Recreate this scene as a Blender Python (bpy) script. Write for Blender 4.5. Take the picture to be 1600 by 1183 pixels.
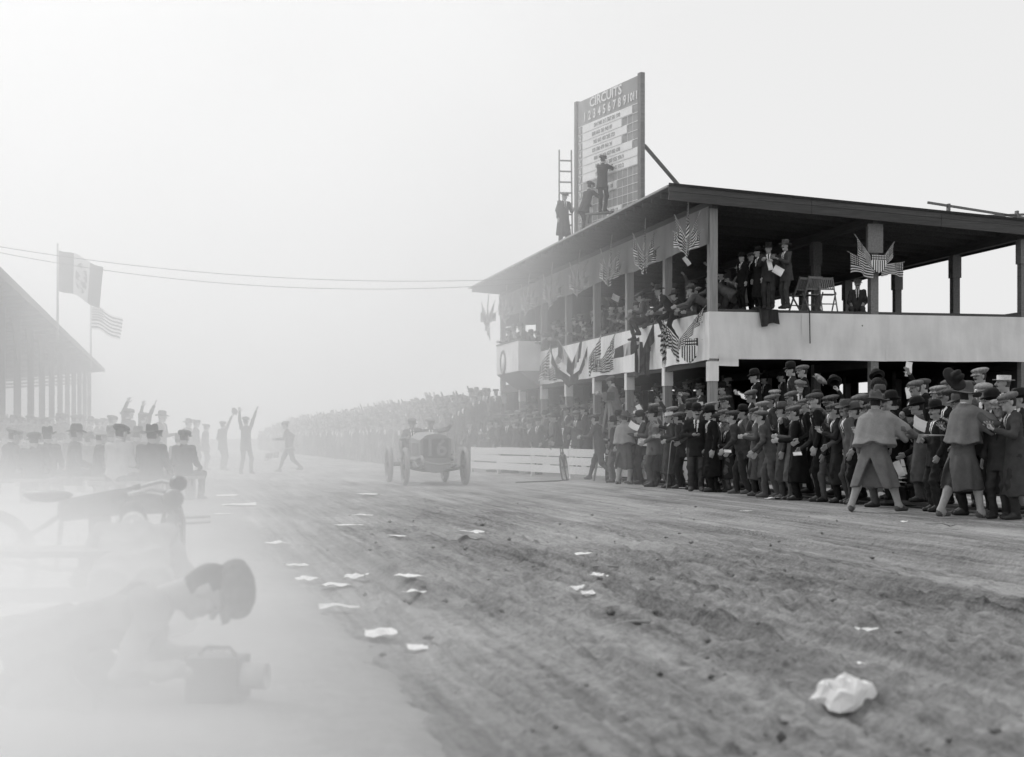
import bpy, math, random
import numpy as np
from mathutils import Vector, Matrix, Euler

for o in list(bpy.data.objects):
    bpy.data.objects.remove(o, do_unlink=True)
SC = bpy.context.scene
COL = SC.collection
R = math.radians
rnd = random.Random(1908)

# ------------------------------------------------------------------ camera
CAM_H = 1.12
FPX = 2400.0                       # focal length in pixels of the 1600 px wide picture
cd = bpy.data.cameras.new('camera')
cam = bpy.data.objects.new('camera', cd)
COL.objects.link(cam)
cam.location = (0, 0, CAM_H)
cam.rotation_euler = (R(90), 0, 0)
cd.sensor_fit = 'HORIZONTAL'
cd.sensor_width = 36.0
cd.lens = FPX / 1600 * 36.0
cd.shift_y = 93.5 / 1600           # rising front of the plate camera: horizon sits low
cd.clip_start = 0.1
cd.clip_end = 4000
cd.dof.use_dof = True
cd.dof.focus_distance = 30.0
cd.dof.aperture_fstop = 2.8
SC.camera = cam

# ------------------------------------------------------------------ sky and sun (thin overcast)
SUN_EL, SUN_AZ = R(42), R(-38)     # azimuth clockwise from +Y: ahead to the left, through thin cloud; it lights the dust from behind
w = bpy.data.worlds.new('World')
SC.world = w
w.use_nodes = True
nt = w.node_tree
nt.nodes.clear()
sky = nt.nodes.new('ShaderNodeTexSky')
sky.sky_type = 'NISHITA'
sky.sun_disc = False
sky.sun_elevation = SUN_EL
sky.sun_rotation = SUN_AZ
sky.air_density = 1.0
sky.dust_density = 4.0
bw = nt.nodes.new('ShaderNodeRGBToBW')
mix = nt.nodes.new('ShaderNodeMix')
mix.data_type = 'FLOAT'
mix.inputs['Factor'].default_value = 0.88
mix.inputs['B'].default_value = 9.0
bg = nt.nodes.new('ShaderNodeBackground')
bg.inputs['Strength'].default_value = 0.1
wo = nt.nodes.new('ShaderNodeOutputWorld')
nt.links.new(sky.outputs[0], bw.inputs[0])
nt.links.new(bw.outputs[0], mix.inputs['A'])
nt.links.new(mix.outputs['Result'], bg.inputs['Color'])
nt.links.new(bg.outputs[0], wo.inputs['Surface'])
sd = bpy.data.lights.new('sun', 'SUN')
sd.energy = 2.7
sd.angle = R(20)
sd.color = (1.0, 1.0, 1.0)         # the plate is black and white
sun = bpy.data.objects.new('sun', sd)
COL.objects.link(sun)
_dir = Vector((math.sin(SUN_AZ) * math.cos(SUN_EL), math.cos(SUN_AZ) * math.cos(SUN_EL), math.sin(SUN_EL)))
sun.rotation_euler = _dir.to_track_quat('Z', 'Y').to_euler()
sun.location = (-20, 0, 40)
SC.view_settings.view_transform = 'Standard'
SC.view_settings.look = 'None'
SC.view_settings.gamma = 1.0
SC.view_settings.exposure = 0.0
SC.view_settings.use_curve_mapping = False
SC.render.film_transparent = False
SC.cycles.max_bounces = 8
SC.cycles.diffuse_bounces = 3
SC.cycles.glossy_bounces = 2
SC.cycles.transparent_max_bounces = 8
SC.cycles.volume_bounces = 3
SC.cycles.use_denoising = True
SC.cycles.adaptive_threshold = 0.015

# ------------------------------------------------------------------ coordinates
# s runs along the race track away from the camera, t across it to the right
TH = math.atan(525.0 / FPX)
UX, UY = -math.sin(TH), math.cos(TH)
VX, VY = math.cos(TH), math.sin(TH)
def W(s, t, z=0.0):
    return Vector((s * UX + t * VX, s * UY + t * VY, z))
def G(px, py, z=0.0):
    """world point at height z that the photograph shows at (px, py), below the horizon"""
    d = (CAM_H - z) * FPX / (py - 685.0)
    return Vector(((px - 800) / FPX * d, d, z))
def D(px, d, z=0.0):
    return Vector(((px - 800) / FPX * d, d, z))
def st(p):
    return (p.x * UX + p.y * UY, p.x * VX + p.y * VY)

# ------------------------------------------------------------------ scene helpers
def tag(o, label=None, cat=None, group=None, kind=None):
    if label: o['label'] = label
    if cat: o['category'] = cat
    if group: o['group'] = group
    if kind: o['kind'] = kind
    return o
def empty(name, loc=(0, 0, 0), rz=0.0):
    o = bpy.data.objects.new(name, None)
    o.empty_display_size = 0.2
    COL.objects.link(o)
    o.location = loc
    o.rotation_euler = (0, 0, rz)
    return o
def link(name, me, parent=None, loc=None, rot=None, scale=None):
    o = bpy.data.objects.new(name, me)
    COL.objects.link(o)
    if parent is not None: o.parent = parent
    if loc is not None: o.location = loc
    if rot is not None: o.rotation_euler = rot
    if scale is not None: o.scale = scale if hasattr(scale, '__len__') else (scale,) * 3
    return o
def np_mesh(name, v, f, mats=(), mi=None, smooth=True, uv=None):
    """v (n,3); f list of arrays/lists of equal-length faces or an (m,4) array"""
    me = bpy.data.meshes.new(name)
    v = np.asarray(v, dtype=np.float32)
    if isinstance(f, np.ndarray):
        k = f.shape[1]
        me.vertices.add(len(v)); me.vertices.foreach_set('co', v.ravel())
        me.loops.add(f.size); me.loops.foreach_set('vertex_index', f.astype(np.int32).ravel())
        me.polygons.add(len(f))
        me.polygons.foreach_set('loop_start', np.arange(0, f.size, k, dtype=np.int32))
        me.update(calc_edges=True)
    else:
        me.from_pydata([tuple(p) for p in v], [], [tuple(q) for q in f])
        me.update()
    for m in mats: me.materials.append(m)
    if mi is not None: me.polygons.foreach_set('material_index', np.asarray(mi, dtype=np.int32))
    me.polygons.foreach_set('use_smooth', np.full(len(me.polygons), bool(smooth)))
    if uv is not None:
        l = me.uv_layers.new(name='UVMap')
        idx = np.empty(len(me.loops), dtype=np.int32)
        me.loops.foreach_get('vertex_index', idx)
        l.data.foreach_set('uv', np.asarray(uv, dtype=np.float32)[idx].ravel())
    me.update()
    return me

class MB:
    """collects simple solids; build() links them as one mesh object"""
    def __init__(s):
        s.v, s.f, s.sm = [], [], []
    def add(s, vs, fs, smooth=False):
        b = len(s.v)
        s.v += [tuple(p) for p in vs]
        s.f += [tuple(b + i for i in q) for q in fs]
        s.sm += [smooth] * len(fs)
        return s
    def box(s, c, d, rot=None):
        hx, hy, hz = d[0] / 2, d[1] / 2, d[2] / 2
        m = rot if rot is not None else Matrix.Identity(3)
        c = Vector(c)
        vs = [c + m @ Vector((x * hx, y * hy, z * hz)) for x in (-1, 1) for y in (-1, 1) for z in (-1, 1)]
        return s.add(vs, [(0, 1, 3, 2), (4, 6, 7, 5), (0, 4, 5, 1), (2, 3, 7, 6), (0, 2, 6, 4), (1, 5, 7, 3)])
    def span(s, x0, x1, y0, y1, z0, z1):
        return s.box(((x0 + x1) / 2, (y0 + y1) / 2, (z0 + z1) / 2), (abs(x1 - x0), abs(y1 - y0), abs(z1 - z0)))
    def beam(s, p, q, w, h, up=(0, 0, 1)):
        p, q = Vector(p), Vector(q)
        y = (q - p); L = y.length; y.normalize()
        u = Vector(up)
        if abs(y.dot(u)) > 0.98: u = Vector((1, 0, 0))
        x = y.cross(u).normalized(); z = x.cross(y)
        m = Matrix((x, y, z)).transposed()
        return s.box((p + q) / 2, (w, L, h), m)
    def tube(s, pts, r, n=8, cap=True):
        pts = [Vector(p) for p in pts]
        rs = r if hasattr(r, '__len__') else [r] * len(pts)
        t0 = (pts[1] - pts[0]).normalized()
        a = Vector((0, 0, 1)) if abs(t0.z) < 0.9 else Vector((1, 0, 0))
        x = t0.cross(a).normalized()
        rings = []
        for i, p in enumerate(pts):
            t = (pts[min(i + 1, len(pts) - 1)] - pts[max(i - 1, 0)]).normalized()
            x = (x - t * x.dot(t)).normalized(); y = t.cross(x)
            rings.append([p + (x * math.cos(2 * math.pi * k / n) + y * math.sin(2 * math.pi * k / n)) * rs[i] for k in range(n)])
        vs = [q for g in rings for q in g]
        fs = []
        for i in range(len(pts) - 1):
            for k in range(n):
                fs.append((i * n + k, i * n + (k + 1) % n, (i + 1) * n + (k + 1) % n, (i + 1) * n + k))
        s.add(vs, fs, True)
        if cap:
            b = len(s.v) - len(vs)
            s.f.append(tuple(b + k for k in range(n))[::-1]); s.sm.append(False)
            s.f.append(tuple(b + (len(pts) - 1) * n + k for k in range(n))); s.sm.append(False)
        return s
    def lathe(s, prof, n=24, c=(0, 0, 0), axis='z', sx=1.0, sy=1.0, m=None):
        c = Vector(c)
        vs, fs = [], []
        for (r, z) in prof:
            for k in range(n):
                a = 2 * math.pi * k / n
                p = (r * math.cos(a) * sx, r * math.sin(a) * sy, z)
                if axis == 'x': p = (p[2], p[0], p[1])
                if axis == 'y': p = (p[0], p[2], p[1])
                p = Vector(p)
                if m is not None: p = m @ p
                vs.append(c + p)
        for i in range(len(prof) - 1):
            for k in range(n):
                fs.append((i * n + k, i * n + (k + 1) % n, (i + 1) * n + (k + 1) % n, (i + 1) * n + k))
        return s.add(vs, fs, True)
    def prism(s, outline, d, m=None, c=(0, 0, 0)):
        """outline of (x, z) points, extruded along y by d"""
        c = Vector(c); n = len(outline)
        vs = [Vector((x, -d / 2, z)) for x, z in outline] + [Vector((x, d / 2, z)) for x, z in outline]
        if m is not None: vs = [m @ p for p in vs]
        fs = [tuple(range(n)), tuple(range(2 * n - 1, n - 1, -1))]
        fs += [(i, i + n, (i + 1) % n + n, (i + 1) % n) for i in range(n)]
        return s.add([c + p for p in vs], fs)
    def mesh(s, name, mat):
        me = bpy.data.meshes.new(name)
        me.from_pydata(s.v, [], s.f)
        me.materials.append(mat)
        me.polygons.foreach_set('use_smooth', s.sm)
        me.update()
        return me
    def build(s, name, mat, parent=None, loc=None, rot=None):
        return link(name, s.mesh(name, mat), parent, loc, rot)

# ------------------------------------------------------------------ materials (greys: the plate is monochrome)
def node(t, typ, **kw):
    n = t.nodes.new(typ)
    for k, v in kw.items():
        if k.startswith('i_'):
            n.inputs[k[2:].replace('_', ' ')].default_value = v
        else:
            setattr(n, k, v)
    return n
def newmat(name, rough=0.85, spec=0.2):
    m = bpy.data.materials.new(name)
    m.use_nodes = True
    t = m.node_tree
    b = t.nodes['Principled BSDF']
    b.inputs['Roughness'].default_value = rough
    b.inputs['Specular IOR Level'].default_value = spec
    return m, t, b
def g3(v): return (v, v, v, 1.0)
def grey(name, val, rough=0.85, var=0.25, scale=6.0, bump=0.15, stretch=(1, 1, 1), spec=0.2, fine=60.0, bdist=0.01, objvar=0.0):
    m, t, b = newmat(name, rough, spec)
    tc = node(t, 'ShaderNodeTexCoord')
    mp = node(t, 'ShaderNodeMapping'); mp.inputs['Scale'].default_value = stretch
    t.links.new(tc.outputs['Object'], mp.inputs['Vector'])
    n1 = node(t, 'ShaderNodeTexNoise'); n1.inputs['Scale'].default_value = scale; n1.inputs['Detail'].default_value = 6
    n2 = node(t, 'ShaderNodeTexNoise'); n2.inputs['Scale'].default_value = fine; n2.inputs['Detail'].default_value = 3
    t.links.new(mp.outputs[0], n1.inputs['Vector']); t.links.new(mp.outputs[0], n2.inputs['Vector'])
    mr = node(t, 'ShaderNodeMapRange'); mr.inputs['From Min'].default_value = 0.3; mr.inputs['From Max'].default_value = 0.7
    mr.inputs['To Min'].default_value = val * (1 - var); mr.inputs['To Max'].default_value = val * (1 + var)
    ad = node(t, 'ShaderNodeMath', operation='MULTIPLY_ADD'); ad.inputs[1].default_value = 0.35; 
    t.links.new(n2.outputs['Fac'], ad.inputs[0])
    sc = node(t, 'ShaderNodeMath', operation='MULTIPLY'); sc.inputs[1].default_value = 0.65
    t.links.new(n1.outputs['Fac'], sc.inputs[0]); t.links.new(sc.outputs[0], ad.inputs[2])
    t.links.new(ad.outputs[0], mr.inputs['Value'])
    out = mr.outputs['Result']
    if objvar:
        oi = node(t, 'ShaderNodeObjectInfo')
        r2 = node(t, 'ShaderNodeMapRange'); r2.inputs['To Min'].default_value = 1 - objvar; r2.inputs['To Max'].default_value = 1 + objvar
        t.links.new(oi.outputs['Random'], r2.inputs['Value'])
        mu = node(t, 'ShaderNodeMath', operation='MULTIPLY')
        t.links.new(out, mu.inputs[0]); t.links.new(r2.outputs['Result'], mu.inputs[1])
        out = mu.outputs[0]
    t.links.new(out, b.inputs['Base Color'])
    if bump:
        bp = node(t, 'ShaderNodeBump'); bp.inputs['Strength'].default_value = bump; bp.inputs['Distance'].default_value = bdist
        t.links.new(ad.outputs[0], bp.inputs['Height']); t.links.new(bp.outputs[0], b.inputs['Normal'])
    return m
def wood(name, val, var=0.3, axis=2, rough=0.8, bump=0.25, objvar=0.1):
    st_ = [14, 14, 14]; st_[axis] = 0.7
    return grey(name, val, rough, var, 1.6, bump, tuple(st_), fine=9.0, bdist=0.006, objvar=objvar)

M = {}
def thin(m, fac):
    """let light through a thin sheet"""
    t = m.node_tree; b = t.nodes['Principled BSDF']; o = t.nodes['Material Output']
    tr = node(t, 'ShaderNodeBsdfTranslucent'); mx = node(t, 'ShaderNodeMixShader'); mx.inputs[0].default_value = fac
    src = b.inputs['Base Color'].links[0].from_socket
    t.links.new(src, tr.inputs['Color'])
    t.links.new(b.outputs[0], mx.inputs[1]); t.links.new(tr.outputs[0], mx.inputs[2]); t.links.new(mx.outputs[0], o.inputs['Surface'])
    return m
for nm, v in (('black', .016), ('charcoal', .026), ('dark', .04), ('dusk', .06), ('mid', .10), ('grey', .16), ('pale', .27), ('light', .45)):
    M['cloth_' + nm] = grey('cloth_' + nm, v, 0.95, 0.25, 7, 0.5, (1, 1, 1), 0.08, 90, 0.012)
M['skin'] = grey('skin', .36, .6, .12, 14, .05, objvar=.12)
M['skin_b'] = grey('skin_b', .27, .6, .12, 14, .05)
M['shirt'] = grey('shirt', .78, .9, .06, 9, .2)
M['hair'] = grey('hair', .022, .6, .3, 30, .3)
M['hair_b'] = grey('hair_b', .07, .6, .3, 30, .3)
M['shoe'] = grey('shoe', .03, .55, .35, 12, .1, spec=.4)
M['shoe_dusty'] = grey('shoe_dusty', .11, .9, .35, 12, .1)
M['gaiter'] = grey('gaiter', .36, .95, .15, 14, .3)
M['felt'] = grey('felt', .014, .8, .25, 10, .1)
M['felt_grey'] = grey('felt_grey', .085, .9, .25, 10, .15)
M['tweed'] = grey('tweed', .075, .95, .35, 40, .3)
M['tweed_pale'] = grey('tweed_pale', .24, .95, .3, 40, .3)
M['tweed_mid'] = grey('tweed_mid', .13, .95, .3, 40, .3)
M['straw'] = grey('straw', .50, .9, .2, 60, .3)
M['ink'] = grey('ink', .01, .7, .2, 10, 0)
# ------------------------------------------------------------------ figures: implicit surfaces turned into one mesh
def rc(p, a, b, r1, r2):
    a = np.asarray(a, float); b = np.asarray(b, float)
    ba = b - a; L = max((ba * ba).sum(), 1e-9)
    pa = p - a
    h = np.clip((pa @ ba) / L, 0, 1)
    q = pa - h[:, None] * ba
    return np.sqrt((q * q).sum(1)) - (r1 + (r2 - r1) * h)
def ell(p, c, r):
    q = (p - np.asarray(c, float)) / np.asarray(r, float)
    return (np.sqrt((q * q).sum(1)) - 1) * min(r)
def smin(a, b, k):
    h = np.clip(0.5 + 0.5 * (b - a) / k, 0, 1)
    return b + (a - b) * h - k * h * (1 - h)
def prof_cone(p, prof, fold=0.0, nf=11, ph=0.0, slit=None, hem=0.0):
    """prof: rows (z, rx, ry, cx, cy), z descending"""
    pr = np.asarray(prof, float)[::-1]
    z = p[:, 2]
    rx = np.interp(z, pr[:, 0], pr[:, 1]); ry = np.interp(z, pr[:, 0], pr[:, 2])
    cx = np.interp(z, pr[:, 0], pr[:, 3]); cy = np.interp(z, pr[:, 0], pr[:, 4])
    x = p[:, 0] - cx; y = p[:, 1] - cy
    d = (np.sqrt((x / rx) ** 2 + (y / ry) ** 2) - 1) * np.minimum(rx, ry)
    if fold:
        hh = np.clip((pr[-1, 0] - z) / (pr[-1, 0] - pr[0, 0]), 0, 1)
        an = np.arctan2(y, x)
        d = d - fold * hh * (np.sin(an * nf + ph + 1.3 * np.sin(2 * an + ph)) + 0.5 * np.sin(an * (nf * 2 - 3) + 2 * ph))
    zb = pr[0, 0]
    if hem:
        an = np.arctan2(y, x)
        zb = zb + hem * (np.sin(2 * an + ph) + .6 * np.sin(5 * an + 2 * ph))
    d = np.maximum(d, np.maximum(zb - z, z - pr[-1, 0]))
    if slit:
        wv = np.abs(x + .02) - slit * np.clip(-.12 - z, 0, 1)
        d = np.maximum(d, -np.maximum(wv, y + .02))
    return d
def ik(S, T, l1, l2, pole):
    S = np.asarray(S, float); T = np.asarray(T, float); pole = np.asarray(pole, float)
    d = T - S; L = np.linalg.norm(d)
    mx = (l1 + l2) * 0.995
    if L > mx: T = S + d * mx / L; d = T - S; L = mx
    n = d / L
    a = (l1 * l1 - l2 * l2 + L * L) / (2 * L)
    h = math.sqrt(max(l1 * l1 - a * a, 0))
    pl = pole - n * (pole @ n); pl /= max(np.linalg.norm(pl), 1e-6)
    return S + n * a + pl * h, T
def surface(fn, lo, hi, cell):
    """sparse evaluation of fn + surface nets -> verts, quads"""
    lo = np.asarray(lo, float); hi = np.asarray(hi, float)
    B = 4
    nb = np.ceil((hi - lo) / (cell * B)).astype(int) + 1
    n = nb * B
    bc = np.stack(np.meshgrid(*[np.arange(k) for k in nb], indexing='ij'), -1).reshape(-1, 3)
    ctr = lo + (bc + 0.5 - 0.5 / B) * cell * B
    cv = fn(ctr)
    vol = np.repeat(np.repeat(np.repeat(np.where(cv > 0, 1.0, -1.0).reshape(nb), B, 0), B, 1), B, 2).astype(np.float32)
    act = bc[np.abs(cv) < cell * B * 1.25 + 0.012]
    off = np.stack(np.meshgrid(*[np.arange(B)] * 3, indexing='ij'), -1).reshape(-1, 3)
    idx = (act[:, None, :] * B + off[None]).reshape(-1, 3)
    val = fn(lo + idx * cell)
    vol[idx[:, 0], idx[:, 1], idx[:, 2]] = val
    ins = vol < 0
    c8 = [(i, j, k) for i in (0, 1) for j in (0, 1) for k in (0, 1)]
    cnt = np.zeros(n - 1, np.int8)
    sl = lambda o: tuple(slice(o[a], n[a] - 1 + o[a]) for a in range(3))
    for o in c8: cnt += ins[sl(o)]
    cells = np.argwhere((cnt > 0) & (cnt < 8))
    vid = np.full(n - 1, -1, np.int64)
    vid[cells[:, 0], cells[:, 1], cells[:, 2]] = np.arange(len(cells))
    acc = np.zeros((len(cells), 3)); num = np.zeros(len(cells))
    for a in c8:
        for ax in range(3):
            if a[ax]: continue
            b = list(a); b[ax] = 1
            va = vol[cells[:, 0] + a[0], cells[:, 1] + a[1], cells[:, 2] + a[2]]
            vb = vol[cells[:, 0] + b[0], cells[:, 1] + b[1], cells[:, 2] + b[2]]
            m = (va < 0) != (vb < 0)
            tt = np.where(m, va / np.where(m, va - vb, 1), 0)
            pt = np.tile(np.asarray(a, float), (len(cells), 1)); pt[:, ax] = tt
            acc[m] += pt[m]; num[m] += 1
    v = lo + (cells + acc / num[:, None]) * cell
    quads = []
    for ax in range(3):
        u, w_ = (ax + 1) % 3, (ax + 2) % 3
        s0 = [slice(1, n[a] - 1) for a in range(3)]; s1 = list(s0)
        s0[ax] = slice(0, n[ax] - 1); s1[ax] = slice(1, n[ax])
        A = ins[tuple(s0)]; Bq = ins[tuple(s1)]
        for flip, mask in ((False, A & ~Bq), (True, ~A & Bq)):
            e = np.argwhere(mask)
            if not len(e): continue
            e = e + np.array([0 if a == ax else 1 for a in range(3)])
            q = []
            for du, dw in ((0, 0), (-1, 0), (-1, -1), (0, -1)):
                c = e.copy(); c[:, u] += du; c[:, w_] += dw
                q.append(vid[c[:, 0], c[:, 1], c[:, 2]])
            q = np.stack(q, 1)
            if flip: q = q[:, ::-1]
            quads.append(q)
    f = np.concatenate(quads)
    f = f[(f >= 0).all(1)]
    return v, f

def rotm(rx=0, ry=0, rz=0):
    return np.array(Euler((rx, ry, rz)).to_matrix())

# head template, origin at the middle of the head, face towards +y
def make_head(kind, cell=0.0085):
    def fn(p):
        d = ell(p, (0, -.012, .025), (.076, .098, .104))
        d = smin(d, ell(p, (0, .022, -.055), (.057, .066, .066)), .035)
        d = smin(d, rc(p, (0, -.03, -.05), (0, -.04, -.20), .056, .062), .03)
        for sx in (-1, 1):
            d = smin(d, ell(p, (sx * .045, .055, -.02), (.022, .025, .02)), .02)
            d = smin(d, ell(p, (sx * .03, .078, .032), (.026, .016, .011)), .014)
            e = rc(p, (sx * .031, .108, .013), (sx * .033, .108, .013), .016, .016)
            d = -smin(-d, e, .012)
            d = smin(d, ell(p, (sx * .078, -.008, -.002), (.011, .022, .033)), .008)
        d = smin(d, rc(p, (0, .083, .028), (0, .112, -.018), .010, .0155), .012)
        d = smin(d, ell(p, (0, .082, -.05), (.024, .015, .012)), .01)
        d = smin(d, ell(p, (0, .068, -.095), (.026, .022, .02)), .02)
        if kind == 'moustache':
            d = smin(d, rc(p, (-.03, .086, -.042), (.03, .086, -.042), .011, .011), .006)
        return d
    v, f = surface(fn, (-.11, -.14, -.22), (.11, .16, .15), cell)
    c = v[f].mean(1)
    mi = np.full(len(f), 3)
    x, y, z = np.abs(c[:, 0]), c[:, 1], c[:, 2]
    hair = ((z > .062) & (y < .07)) | ((y < -.02) & (z > -.055) & ((x < .072) | (y < -.035))) | ((y < .012) & (z > .03) & (x > .05))
    mi[hair] = 5
    mi[(np.hypot((x - .031) * .8, z - .012) < .0065) & (y > .05)] = 7
    mi[(x < .05) & (x > .012) & (np.abs(z - .037 + (x - .03) * .15) < .0045) & (y > .05)] = 5
    if kind == 'moustache':
        mi[(x < .04) & (np.abs(z + .041) < .011) & (y > .06) & (y < .105)] = 5
    return v, f, mi
def make_hand(kind, cell=0.0075):
    """right hand, wrist at origin, fingers towards -z, palm facing -x (towards the body), thumb to +y"""
    def fn(p):
        d = ell(p, (0, 0, -.055), (.017, .041, .055))
        d = smin(d, rc(p, (0, 0, .04), (0, 0, -.03), .027, .024), .02)
        for i, (y, L) in enumerate(((.030, .070), (.010, .080), (-.010, .074), (-.029, .058))):
            base = np.array((0.002, y, -.095))
            sp = (y * .9) if kind == 'open' else y * .15
            if kind == 'grip':
                m1 = base + np.array((-.012, 0, -L * .40)); m2 = m1 + np.array((-L * .38, 0, -.004)); e = m2 + np.array((-.006, 0, L * .32))
            elif kind == 'relax':
                m1 = base + np.array((-.004, sp * .3, -L * .45)); m2 = m1 + np.array((-L * .16, 0, -L * .28)); e = m2 + np.array((-L * .16, 0, -L * .18))
            else:
                m1 = base + np.array((0, sp * .45, -L * .45)); m2 = m1 + np.array((-.003, sp * .3, -L * .3)); e = m2 + np.array((-.006, sp * .25, -L * .25))
            d = smin(d, rc(p, base, m1, .0115, .0105), .009)
            d = smin(d, rc(p, m1, m2, .0105, .0098), .004)
            d = smin(d, rc(p, m2, e, .0098, .0088), .004)
        if kind == 'grip':
            a, b, c = (-.004, .036, -.04), (-.030, .044, -.075), (-.052, .022, -.098)
        elif kind == 'relax':
            a, b, c = (-.004, .034, -.035), (-.014, .055, -.072), (-.02, .052, -.102)
        else:
            a, b, c = (0, .034, -.03), (-.006, .070, -.062), (-.01, .094, -.085)
        d = smin(d, rc(p, a, b, .0165, .013), .012)
        return smin(d, rc(p, b, c, .013, .0105), .005)
    v, f = surface(fn, (-.09, -.08, -.24), (.05, .13, .06), cell)
    return v, f, np.full(len(f), 3)

HEADS = {k: make_head(k) for k in ('plain', 'moustache')}
HANDS = {k: make_hand(k) for k in ('open', 'grip', 'relax')}
HEADS_LO = {k: make_head(k, .017) for k in ('plain',)}
HANDS_LO = {k: make_hand(k, .013) for k in ('open', 'grip', 'relax')}

def figure(lean=0, side=0, twist=0, head=(0, 0, 0), aR=(.08, .03, -.52), aL=(-.08, .03, -.52), hR='relax', hL='relax',
           pR=None, pL=None, fR=(.10, 0), fL=(-.10, .03), tR=-.15, tL=.15, kR=None, kL=None, hip=.93, coat='jacket', legs='trousers',
           face='plain', cell=.0155, open_=True, seed=0, lo=False, stout=1.0, wk=1.0):
    """one clothed figure, 1.72 m tall standing, facing +y; returns verts, faces, material indices, head matrix, hand matrices"""
    rg = np.random.RandomState(seed + 17)
    Rt = rotm(-lean, side, 0)
    hipc = np.array((0, 0, hip))
    def T(p): return hipc + Rt @ (np.asarray(p, float))
    sh = rotm(0, 0, twist)
    shR = T(sh @ np.array((.168, 0, .485))); shL = T(sh @ np.array((-.168, 0, .485)))
    nk = T((0, -.01, .57))
    hips = {1: hipc + Rt @ np.array((.09, 0, -.02)) * 1.0, -1: hipc + Rt @ np.array((-.09, 0, -.02))}
    arms = []
    for sx, S, A, pole in ((1, shR, aR, pR), (-1, shL, aL, pL)):
        tgt = S + np.asarray(A, float)
        if pole is None: pole = (sx * .5, -1.0, -.4)
        E, Wp = ik(S, tgt, .285, .255, pole)
        arms.append((sx, S, E, Wp))
    lg = []
    for sx, F, to, kn in ((1, fR, tR, kR), (-1, fL, tL, kL)):
        fz = F[2] if len(F) > 2 else 0.0
        A = np.array((F[0], F[1], .085 + fz))
        pole = (sx * .15, 1, 0) if kn is None else kn
        K, A2 = ik(hips[sx], A, .435, .415, pole)
        lg.append((sx, hips[sx], K, A2, to))
    Rti = Rt.T
    ph = rg.rand(8) * 6.28
    so = stout
    def wr(p, amp):
        a = p[:, 2] * 38 + 3.2 * np.sin(p[:, 0] * 9 + ph[0] + 5 * p[:, 2]) + 3.0 * np.sin(p[:, 1] * 11 + ph[1] - 4 * p[:, 2])
        b = p[:, 2] * 17 + 26 * p[:, 0] + 2 * np.sin(9 * p[:, 1] + ph[2])
        c = p[:, 1] * 27 - 21 * p[:, 2] + 2 * np.sin(8 * p[:, 0] + ph[3])
        e = np.sin(p[:, 2] * 6 + 4 * p[:, 0] + ph[4]) * .5 + .5
        return amp * ((1 - 2 * np.abs(np.sin(a * .5))) * (.4 + e) + (1 - 2 * np.abs(np.sin(b * .5))) * .7 + (1 - 2 * np.abs(np.sin(c * .5))) * (1.1 - e))
    def parts(p):
        """list of (material, distance, blend)"""
        out = []
        q = (p - hipc) @ Rti.T
        # torso
        qs = q.copy()
        if twist:
            k = np.clip(q[:, 2] / .49, 0, 1) * twist
            c, s_ = np.cos(-k), np.sin(-k)
            qs[:, 0] = c * q[:, 0] - s_ * q[:, 1]; qs[:, 1] = s_ * q[:, 0] + c * q[:, 1]
        d = None
        for sx in (-1, 1):
            e = rc(qs, (sx * .072, .005, .41), (sx * .066 * so, .005, .02), .106, .108 * so)
            d = e if d is None else smin(d, e, .06)
        d = smin(d, rc(qs, (-.140, -.005, .475), (.140, -.005, .475), .060, .060), .07)
        d = smin(d, rc(q, (0, -.012, .50), (0, -.012, .565), .066, .062), .03)
        body = d
        # sleeves
        for sx, S, E, Wp in arms:
            a = smin(rc(p, S, E, .070, .056), rc(p, E, Wp, .055, .045), .02)
            body = smin(body, a, .035)
        body = body - wr(p, .0048 * wk)
        if coat in ('jacket', 'vest'):
            body = smin(body, prof_cone(q, [(.16, .155 * so, .118 * so, 0, 0), (0, .172 * so, .135 * so, 0, 0), (-.21, .195 * so, .165 * so, 0, 0)], .008, 7, ph[4]), .04)
        elif coat == 'short':
            body = smin(body, prof_cone(q, [(.16, .158 * so, .122 * so, 0, 0), (0, .172 * so, .137 * so, 0, 0), (-.13, .182 * so, .150 * so, 0, -.01)], .008, 7, ph[4], None, .012), .03)
        elif coat == 'shirt':
            pass
        elif coat == 'militia' or coat == 'long':
            hem = -.60 if coat == 'long' else -.56
            fy = (fR[1] + fL[1]) / 2 * .55; fx = (fR[0] + fL[0]) / 2 * .55
            sp = abs(fR[0] - fL[0]) * .30; sy = abs(fR[1] - fL[1]) * .36
            z = p.copy(); z[:, 2] -= hip
            body = smin(body, prof_cone(z, [(.17, .15 * so, .115 * so, 0, 0), (0, .175 * so, .14 * so, 0, 0), (-.25, .185 * so + sp * .4, .160 * so + sy * .5, fx * .5, fy * .5), (hem, .195 * so + sp * .8, .175 * so + sy * .85, fx, fy)], .012, 6, ph[4], .42 if coat == 'militia' else None, .012), .05)
        out.append((0, body, .02))
        if coat == 'cape' or coat == 'militia':
            cz = -.02 if coat == 'cape' else .06
            mxr = max(abs(arms[0][3][0]), .30)
            cp = prof_cone(q, [(.585, .085, .075, 0, -.01), (.53, .12, .10, 0, -.01), (.50, .20, .135, 0, -.005), (.45, .252, .165, 0, 0), (.3, .285, .195, 0, 0), (.15, .305, .22, 0, 0), (cz, .33, .25, 0, 0)], .010, 6, ph[5], None, .022)
            for sx, S, E, Wp in arms:      # cloth lies over a raised arm
                if Wp[2] > S[2] - .42:
                    mid = S + (Wp - S) * .62
                    cp = smin(cp, rc(p, S, mid, .085, .075), .06)
                    dn = mid - np.array((0, 0, .17))
                    cp = smin(cp, rc(p, S - np.array((0, 0, .1)), dn, .06, .045), .06)
            out.append((6, cp, .012))
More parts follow.
